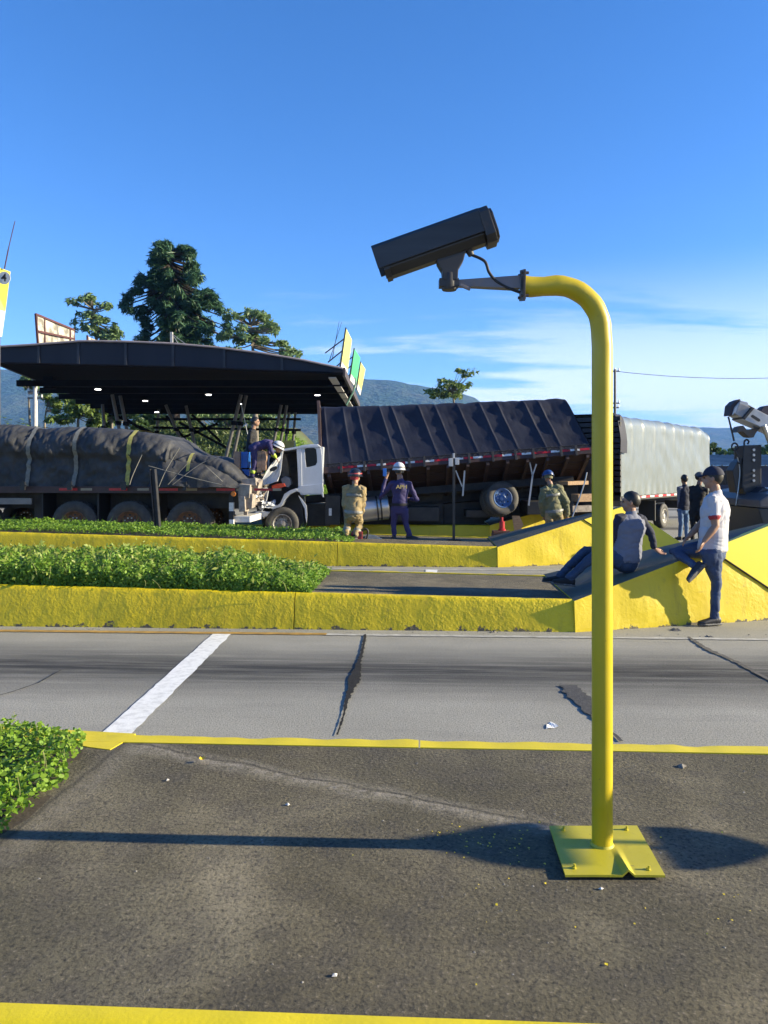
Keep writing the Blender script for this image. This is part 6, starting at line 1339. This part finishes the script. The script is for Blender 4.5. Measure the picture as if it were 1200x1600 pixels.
def person(label, J, fwd, top, bottom, shoes=M_SHOE, skin=M_SKIN, sleeve='long', voxel=.012, wrinkle=.007, girth=1., headwear=None, face=None, coat=0., sleeve_m=None, hem=None, cuffs=None, feet=None, bands=False, headtilt=(0, 0, 1), trim=None, hs=1., group='people at the crash scene', hair=M_HAIR):
    up = Vector((0, 0, 1)); f = Vector((*fwd, 0)).normalized(); lat = up.cross(f).normalized()     # lat points to the person's left
    P = {k: Vector(v) for k, v in J.items()}; pel, nk, hd = P['pelvis'], P['neck'], P['head']
    base = Vector((pel.x, pel.y, min(P['anL'].z, P['anR'].z)-.08)); t = thing('person', label, 'person', base, group=group)
    b = Body(); sp = (nk-pel).normalized(); L = (nk-pel).length; latt = (lat-sp*lat.dot(sp)).normalized(); dep = sp.cross(latt).normalized()
    g = girth; tp = top; sm_ = sleeve_m or top
    tor = [(pel+sp*(-.02-coat*.25), .165*g+coat*.2, .125*g+coat*.2), (pel+sp*.10, .160*g+coat*.15, .125*g+coat*.15), (pel+sp*L*.42, .155*g+coat*.1, .120*g+coat*.1), (pel+sp*L*.70, .180*g+coat*.08, .125*g+coat*.08), (pel+sp*L*.88, .172*(.5+.5*g)+coat*.05, .100*g+coat*.05), (pel+sp*L*.985, .085, .070)]
    b.loft([(c, latt*w, dep*d) for c, w, d in tor], [tp]*5, 22)
    b.loft([(pel-sp*.10, latt*.12*g, dep*.11*g), (pel, latt*.158*g, dep*.12*g), (pel+sp*.08, latt*.150*g, dep*.115*g)], bottom, 18)
    # neck and head
    hu = Vector(headtilt).normalized(); ff = Vector((*(face or fwd), 0)); ff = (ff-hu*ff.dot(hu)).normalized(); hl = hu.cross(ff)
    b.limb([nk-sp*.05, nk+(hd-nk)*.45], [.062, .058], skin)
    b.limb([nk-sp*.035, nk+sp*.018], [.078, .066], tp)                          # collar
    b.ell(hd+hu*.020*hs-ff*.010, hl*.077*hs, ff*.098*hs, hu*.100*hs, skin); b.ell(hd-hu*.045*hs+ff*.018*hs, hl*.060*hs, ff*.075*hs, hu*.070*hs, skin)
    b.ell(hd-hu*.02*hs+ff*.095*hs, hl*.014, ff*.022, hu*.028, skin, 8); b.ell(hd-hu*.09*hs+ff*.055*hs, hl*.028, ff*.028, hu*.020, skin, 8); b.ell(hd+hu*.022*hs+ff*.080*hs, hl*.05, ff*.016, hu*.010, skin, 8)
    for s_ in (-1, 1):
        b.ell(hd+hl*.079*s_*hs-hu*.012-ff*.006, hl*.010, ff*.022, hu*.034, skin, 8)
        b.ell(hd+hl*.032*s_*hs+ff*.087*hs+hu*.004, hl*.013, ff*.007, hu*.007, M_EYE, 8)
    b.ell(hd-hu*.060*hs+ff*.088*hs, hl*.022, ff*.008, hu*.006, M_LIP, 8)
    # arms
    for side, s_ in (('L', 1), ('R', -1)):
        sh = P.get('sh'+side, nk-sp*.055+latt*.165*s_*(.55+.45*g)); el, wr = P['el'+side], P['wr'+side]; c_ = coat*.25
        if sleeve == 'long':
            b.limb([sh-latt*.05*s_, sh, sh.lerp(el, .5), el, el.lerp(wr, .45), el.lerp(wr, .96)], [.062+c_, .066+c_, .056+c_, .050+c_, .047+c_, .040+c_], [sm_]*4+[cuffs or sm_])
            b.limb([el.lerp(wr, .8), wr], [.030, .026], skin, 10)
        else:
            b.limb([sh-latt*.05*s_, sh, sh.lerp(el, .45), sh.lerp(el, .66)], [.064, .070, .068, .066], [sm_, sm_, sm_])
            if trim: b.limb([sh.lerp(el, .64), sh.lerp(el, .685)], [.068, .0675], trim)
            b.limb([sh.lerp(el, .4), sh.lerp(el, .7), el, el.lerp(wr, .3), wr], [.050, .047, .041, .043, .027], skin)
        hdv = P.get('hand'+side); d = (Vector(hdv)-wr).normalized() if hdv is not None else (wr-el).normalized(); pn = d.cross(lat if abs(d.dot(lat)) < .9 else f).normalized(); wd = pn.cross(d).normalized()
        b.loft([(wr, wd*.026, pn*.019), (wr+d*.045, wd*.038, pn*.016), (wr+d*.092, wd*.040, pn*.013)], skin, 10)
        for k, (o_, ln) in enumerate(((-.030, .062), (-.010, .074), (.010, .070), (.029, .054))):
            p0 = wr+d*.088+wd*o_; p1 = p0+d*ln*.5+pn*.010*s_; p2 = p0+d*ln*.85+pn*.028*s_; b.limb([p0, p1, p2], [.0095, .009, .0078], skin, 6)
        p0 = wr+d*.03+wd*.032*s_; b.limb([p0, p0+wd*.028*s_+d*.03, p0+wd*.034*s_+d*.062], [.012, .0105, .009], skin, 6)
    # legs
    for side, s_ in (('L', 1), ('R', -1)):
        hp = P.get('hip'+side, pel-sp*.03+latt*.088*s_*g); kn, an = P['kn'+side], P['an'+side]; c_ = coat*.12
        b.limb([hp, hp.lerp(kn, .35), kn.lerp(hp, .12), kn, kn.lerp(an, .3), kn.lerp(an, .75), an], [.098*g+c_, .088*g+c_, .066+c_, .064+c_, .062+c_, .054+c_, .052+c_], [bottom]*4+[bottom, hem or bottom], 14)
        fd, dn = (feet or {}).get(side, ((f.x, f.y, 0), (0, 0, -1))); fd = Vector(fd).normalized(); dn = Vector(dn); dn = (dn-fd*dn.dot(fd)).normalized(); wd = fd.cross(dn).normalized(); a = an
        b.loft([(a-fd*.065+dn*.035, wd*.033, dn*.040), (a-fd*.02+dn*.03, wd*.040, dn*.048), (a+fd*.06+dn*.042, wd*.042, dn*.036), (a+fd*.13+dn*.052, wd*.046, dn*.026), (a+fd*.185+dn*.058, wd*.036, dn*.017)], shoes, 14, .4)
        b.loft([(a-fd*.085+dn*.082, wd*.030, dn*.012), (a+fd*.0+dn*.082, wd*.037, dn*.012), (a+fd*.11+dn*.082, wd*.047, dn*.012), (a+fd*.195+dn*.082, wd*.032, dn*.011)], M_SOLE, 14, .2)
        if bands: q = kn.lerp(an, .62); b.limb([q, kn.lerp(an, .74)], [.066+c_, .066+c_], M_HIVIS if bands == 'hv' else M_BAND)
    if bands and coat:
        b.loft([(pel+sp*.0, latt*(.17*g+coat*.22), dep*(.13*g+coat*.22)), (pel+sp*.05, latt*(.17*g+coat*.2), dep*(.13*g+coat*.2))], M_BAND, 22, .1); b.loft([(pel+sp*L*.62, latt*(.178*g+coat*.12), dep*(.127*g+coat*.12)), (pel+sp*(L*.62+.05), latt*(.180*g+coat*.12), dep*(.127*g+coat*.12))], M_BAND, 22, .1)
    body = b.build('body', t, voxel, wrinkle, [top, bottom, sm_])
    # hair / headwear as children
    def dome(r, zlo, m, nm, off=Vector((0, 0, 0)), zmin_front=None, n=24, k=10, th=.012, rough_=0.):
        mb = MB(); V = []
        for lay in (0, 1):
            e = -th*lay
            for i in range(k+1):
                for j in range(n):
                    a = 2*pi*j/n; front = .5+.5*cos(a); lo = zlo+(zmin_front-zlo)*front**1.5 if zmin_front is not None else zlo
                    ph = (pi/2)*(1-i/k) if True else 0; zz_ = lo+(1-lo)*(i/k); rad = sqrt(max(0.0, 1-zz_*zz_)) if abs(zz_) <= 1 else 0
                    e2 = e+rough_*noise.noise(Vector((a*4, zz_*9, 2))) if not lay else e; V.append(hd+off+ff*(cos(a)*rad*(r[1]+e2))+hl*(sin(a)*rad*(r[0]+e2))+hu*(zz_*(r[2]+e2)))
        F = [(l*(k+1)*n+i*n+j, l*(k+1)*n+i*n+(j+1) % n, l*(k+1)*n+(i+1)*n+(j+1) % n, l*(k+1)*n+(i+1)*n+j) for l in (0, 1) for i in range(k) for j in range(n)]
        F += [(j, (j+1) % n, (k+1)*n+(j+1) % n, (k+1)*n+j) for j in range(n)]
        mb.add(V, F); return obj(nm, mb, m, t, smooth=60)
    o_ = hu*.022*hs-ff*.012
    if headwear in (None, 'cap', 'beanie_cap'): dome((.084*hs, .106*hs, .107*hs), -.80, hair, 'hair', o_, .52, th=.02, rough_=.006)
    if headwear in ('cap', 'beanie_cap'):
        cm = M_NAVY if headwear == 'cap' else MATS.get('grey_cap') or mat('grey_cap', (.10, .10, .11), rough=.8, var=.4, scale=20)
        dome((.094*hs, .116*hs, .118*hs), .12, cm, 'cap', o_)
        mb = MB(); mb.grid(lambda a, c: tuple(hd+o_+hu*(.016-.018*c*c)+hl*((a-.5)*.15*(1-.25*c))+ff*(.095+.085*c-.05*(2*a-1)**2)), 8, 5); n0_ = len(mb.v); mb.grid(lambda a, c: tuple(hd+o_+hu*(.010-.018*c*c)+hl*((a-.5)*.15*(1-.25*c))+ff*(.095+.085*c-.05*(2*a-1)**2)), 8, 5); obj('visor', mb, cm, t, smooth=60)
    if headwear in ('white', 'black', 'blue'):
        m = {'white': M_WHELM, 'black': M_BHELM, 'blue': M_BLUEHELM}[headwear]
        h_ = dome((.122, .145, .135), -.05, m, 'helmet', o_, th=.02)
        mb = MB(); n = 32
        V = [hd+o_+hu*(-.005+dz)+ff*(cos(2*pi*j/n)*rx)+hl*(sin(2*pi*j/n)*ry) for (rx, ry, dz) in ((.140, .118, 0), (.168, .136, -.014), (.168, .136, -.022), (.140, .118, -.008)) for j in range(n)]
        mb.add(V, [(q*n+j, q*n+(j+1) % n, ((q+1) % 4)*n+(j+1) % n, ((q+1) % 4)*n+j) for q in range(4) for j in range(n)]); obj('brim', mb, m, h_, smooth=40)
        bandm = {'white': M_BLACK, 'black': mat('helmet_red', (.33, .02, .03), rough=.5), 'blue': M_BLUEHELM}[headwear]
        mb = MB(); V = [hd+o_+hu*z+ff*(cos(2*pi*j/n)*rx)+hl*(sin(2*pi*j/n)*ry) for (rx, ry, z) in ((.147, .124, .020), (.1455, .1225, .040)) for j in range(n)]; mb.add(V, [(j, (j+1) % n, n+(j+1) % n, n+j) for j in range(n)]); obj('helmet_band', mb, bandm, h_)
        mb = MB(); V = [hd+o_-hu*(.02+.07*k/3)-ff*(cos((j/10-.5)*2.6)*(.118-.012*k/3))+hl*(sin((j/10-.5)*2.6)*(.102-.008*k/3)) for k in range(4) for j in range(11)]; mb.add(V, [(k*11+j, k*11+j+1, (k+1)*11+j+1, (k+1)*11+j) for k in range(3) for j in range(10)]); obj('neck_flap', mb, bandm if headwear == 'black' else (M_BLACK if headwear == 'white' else M_OLIVE), h_, smooth=60)
    return t, body

# standing man in white polo, one knee up on the ramp
Y = 8.66; A_ = lambda x, y, d=0.: at(x, y, Y+d)
pm, _ = person('standing man in white polo and cap, one knee on the yellow ramp',
    dict(pelvis=A_(1114, 855), neck=A_(1119, 770), head=A_(1113, 747), elL=A_(1118, 822, -.20), wrL=A_(1100, 846, -.22), handL=A_(1092, 862, -.22), elR=A_(1096, 818, .16), wrR=A_(1076, 838, .05),
         knL=A_(1119, 910, -.02), anL=A_(1116, 964, -.02), knR=A_(1052, 861, .20), anR=A_(1085, 884, -.06)),
    (-.82, .57), M_SHIRT, M_JEANS, sleeve='short', voxel=.008, wrinkle=.009, girth=1.27, headwear='cap', face=(-.9, .43), trim=M_REDTRIM,
    feet={'L': ((-.95, -.15, 0), (0, 0, -1)), 'R': ((-.72, -.12, -.66), (.55, -.72, -.42))}, skin=M_SKIN)
# man reclining on the ramp
Y = 8.98; A_ = lambda x, y, d=0.: at(x, y, Y+d)
person('man in navy and grey raglan shirt reclining on the yellow ramp',
    dict(pelvis=A_(978, 872), neck=A_(986, 802), head=A_(985, 784), elL=A_(958, 842, -.05), wrL=A_(950, 864, .02), elR=A_(1019, 838, .05), wrR=A_(1022, 856, .02), handR=A_(1032, 864, -.02),
         knL=A_(932, 866, -.05), anL=A_(889, 903, -.10), knR=A_(916, 860, .16), anR=A_(874, 900, .10)),
    (-.5, .86), M_GREYB, mat('dark_denim', (.020, .036, .075), rough=.85, col2=(.032, .054, .10), scale=7), voxel=.009, wrinkle=.009, girth=1.22, face=(-.95, .3), sleeve_m=M_NAVY, skin=M_SKIN,
    feet={'L': ((-.96, -.1, .12), (-.1, 0, -1)), 'R': ((-.96, .05, .10), (-.1, 0, -1))}, shoes=M_BLK)
# officer in purple uniform with white helmet
Y = 15.3; A_ = lambda x, y, d=0.: at(x, y, Y+d)
po, bo_ = person('officer in purple uniform and white helmet, seen from behind',
    dict(pelvis=A_(624, 793), neck=A_(626, 751), head=A_(623, 734, .03), elL=A_(594, 779, .12), wrL=A_(603, 748, .24), elR=A_(652, 782, .08), wrR=A_(640, 779, .24), knL=A_(615, 818, .02), anL=A_(616, 836.5, 0), knR=A_(634, 818, .02), anR=A_(640, 836, -.02)),
    (.05, 1.), M_PURP, M_PURP, voxel=.013, wrinkle=.009, headwear='white', face=(-.3, .95), feet={'L': ((-.1, .9, 0), (0, 0, -1)), 'R': ((.9, -.3, 0), (0, 0, -1))})
text_mesh('back_lettering', 'APH', .105, Matrix.Translation(A_(627.5, 761, -.20)) @ Matrix.Rotation(R(4), 4, 'Z') @ Matrix.Rotation(R(-6), 4, 'X') @ FACE @ Matrix.Scale(1.1, 4, (1, 0, 0)), mat('gold_lettering', (.42, .33, .12), rough=.6), po, .02)
mb = MB(); q = A_(601, 738, .25); mb.box(q+Vector((-.035, -.01, -.08)), q+Vector((.035, .01, .08))); tag(obj('phone', mb, M_BLUEP, bevel=.008), 'blue phone held beside the officer\'s white helmet', 'phone')
mb = MB(); 
for k in range(32):
    a = 2*pi*k/32; a2 = 2*pi*(k+1)/32; c = A_(624.5, 790); mb.add([c+Vector((cos(a)*.176, sin(a)*.14, 0)), c+Vector((cos(a2)*.176, sin(a2)*.14, 0)), c+Vector((cos(a2)*.176, sin(a2)*.14, .05)), c+Vector((cos(a)*.176, sin(a)*.14, .05))], [(0,1,2,3)])
obj('belt', mb, M_BLK, po)
# crouching firefighter
Y = 15.0; A_ = lambda x, y, d=0.: at(x, y, Y+d)
person('crouching firefighter in tan coat and black helmet beside the fuel tank',
    dict(pelvis=A_(552, 802), neck=A_(554, 759), head=A_(556, 744, .04), elL=A_(540, 788, .02), wrL=A_(546, 806, .22), elR=A_(566, 786, .06), wrR=A_(562, 806, .26), knL=A_(543, 818, .25), anL=A_(541, 834, -.02), knR=A_(562, 820, .28), anR=A_(556, 835, .0)),
    (.35, .94), M_TAN, M_TAN, voxel=.014, wrinkle=.016, coat=.14, headwear='black', bands=True, face=(.6, .8), shoes=M_BLK, girth=.95)
# firefighter with blue helmet behind the ramp
Y = 16.9; A_ = lambda x, y, d=0.: at(x, y, Y+d)
person('firefighter with blue helmet in olive tan coat, back turned, by the truck',
    dict(pelvis=A_(866, 800), neck=A_(861, 760), head=A_(856, 745, .10), elL=A_(847, 785, -.02), wrL=A_(851, 806, .12), elR=A_(884, 784, .0), wrR=A_(885, 806, .14), knL=A_(857, 826, .05), anL=A_(856, 846, 0), knR=A_(875, 826, .05), anR=A_(877, 846, 0)),
    (-.12, 1.), M_OLIVE, M_TAN, voxel=.014, wrinkle=.016, coat=.17, headwear='blue', bands=True, shoes=M_BLK, girth=1.0, headtilt=(0, .35, .9))
# rescuers on the trailer end
Y = 18.1; A_ = lambda x, y, d=0.: at(x, y, Y+d)
person('rescuer in purple uniform and white helmet bending over the cab roof',
    dict(pelvis=A_(399, 699), neck=A_(424, 691, .05), head=A_(435, 699, .05), elL=A_(420, 708, .30), wrL=A_(430, 714, .25), elR=A_(424, 705, -.16), wrR=A_(431, 715, -.05), knL=A_(404, 722, .18), anL=A_(400, 742, .16), knR=A_(398, 722, -.08), anR=A_(394, 744, -.06)),
    (1., .1), M_PURP, M_PURP, voxel=.014, wrinkle=.010, headwear='white', bands='hv', headtilt=(.45, 0, .9), feet={'L': ((1, .1, 0), (0, 0, -1)), 'R': ((1, -.1, 0), (0, 0, -1))}, cuffs=M_HIVIS)
Y = 18.75; A_ = lambda x, y, d=0.: at(x, y, Y+d)
person('dark haired person in black top standing behind the bending rescuer',
    dict(pelvis=A_(391, 704), neck=A_(395, 671), head=A_(399, 659), elL=A_(396, 690, .2), wrL=A_(406, 700, .15), elR=A_(390, 690, -.2), wrR=A_(400, 702, -.15), knL=A_(391, 730, .1), anL=A_(390, 752, .1), knR=A_(389, 730, -.1), anR=A_(387, 752, -.1)),
    (1., 0.), M_BLK, M_BLK, voxel=.014, wrinkle=.010, skin=M_SKIN)
# two bystanders at right
Y = 19.3; A_ = lambda x, y, d=0.: at(x, y, Y+d)
person('bystander in dark vest and faded blue jeans near the covered truck',
    dict(pelvis=A_(1068, 795), neck=A_(1070, 759), head=A_(1069, 749), elL=A_(1061, 778, 0), wrL=A_(1061, 793, .05), elR=A_(1078, 778, .05), wrR=A_(1078, 792, .1), knL=A_(1064, 818, -.02), anL=A_(1062, 838, 0), knR=A_(1072, 818, .05), anR=A_(1073, 838, 0)),
    (-.2, 1.), M_NAVY, M_JEANS_L, voxel=.015, wrinkle=.010, sleeve_m=M_GREYB, skin=M_SKIN2, girth=.9)
Y = 18.4; A_ = lambda x, y, d=0.: at(x, y, Y+d)
person('bystander all in black with a grey cap behind the standing man',
    dict(pelvis=A_(1088, 798), neck=A_(1092, 759), head=A_(1094, 746), elL=A_(1080, 780, 0), wrL=A_(1080, 797, .05), elR=A_(1103, 780, .05), wrR=A_(1102, 796, .1), knL=A_(1083, 822, 0), anL=A_(1082, 843, 0), knR=A_(1093, 822, .05), anR=A_(1094, 843, 0)),
    (.5, .85), M_BLK, M_BLK, voxel=.015, wrinkle=.010, skin=M_SKIN2, headwear='beanie_cap', face=(.9, -.3))
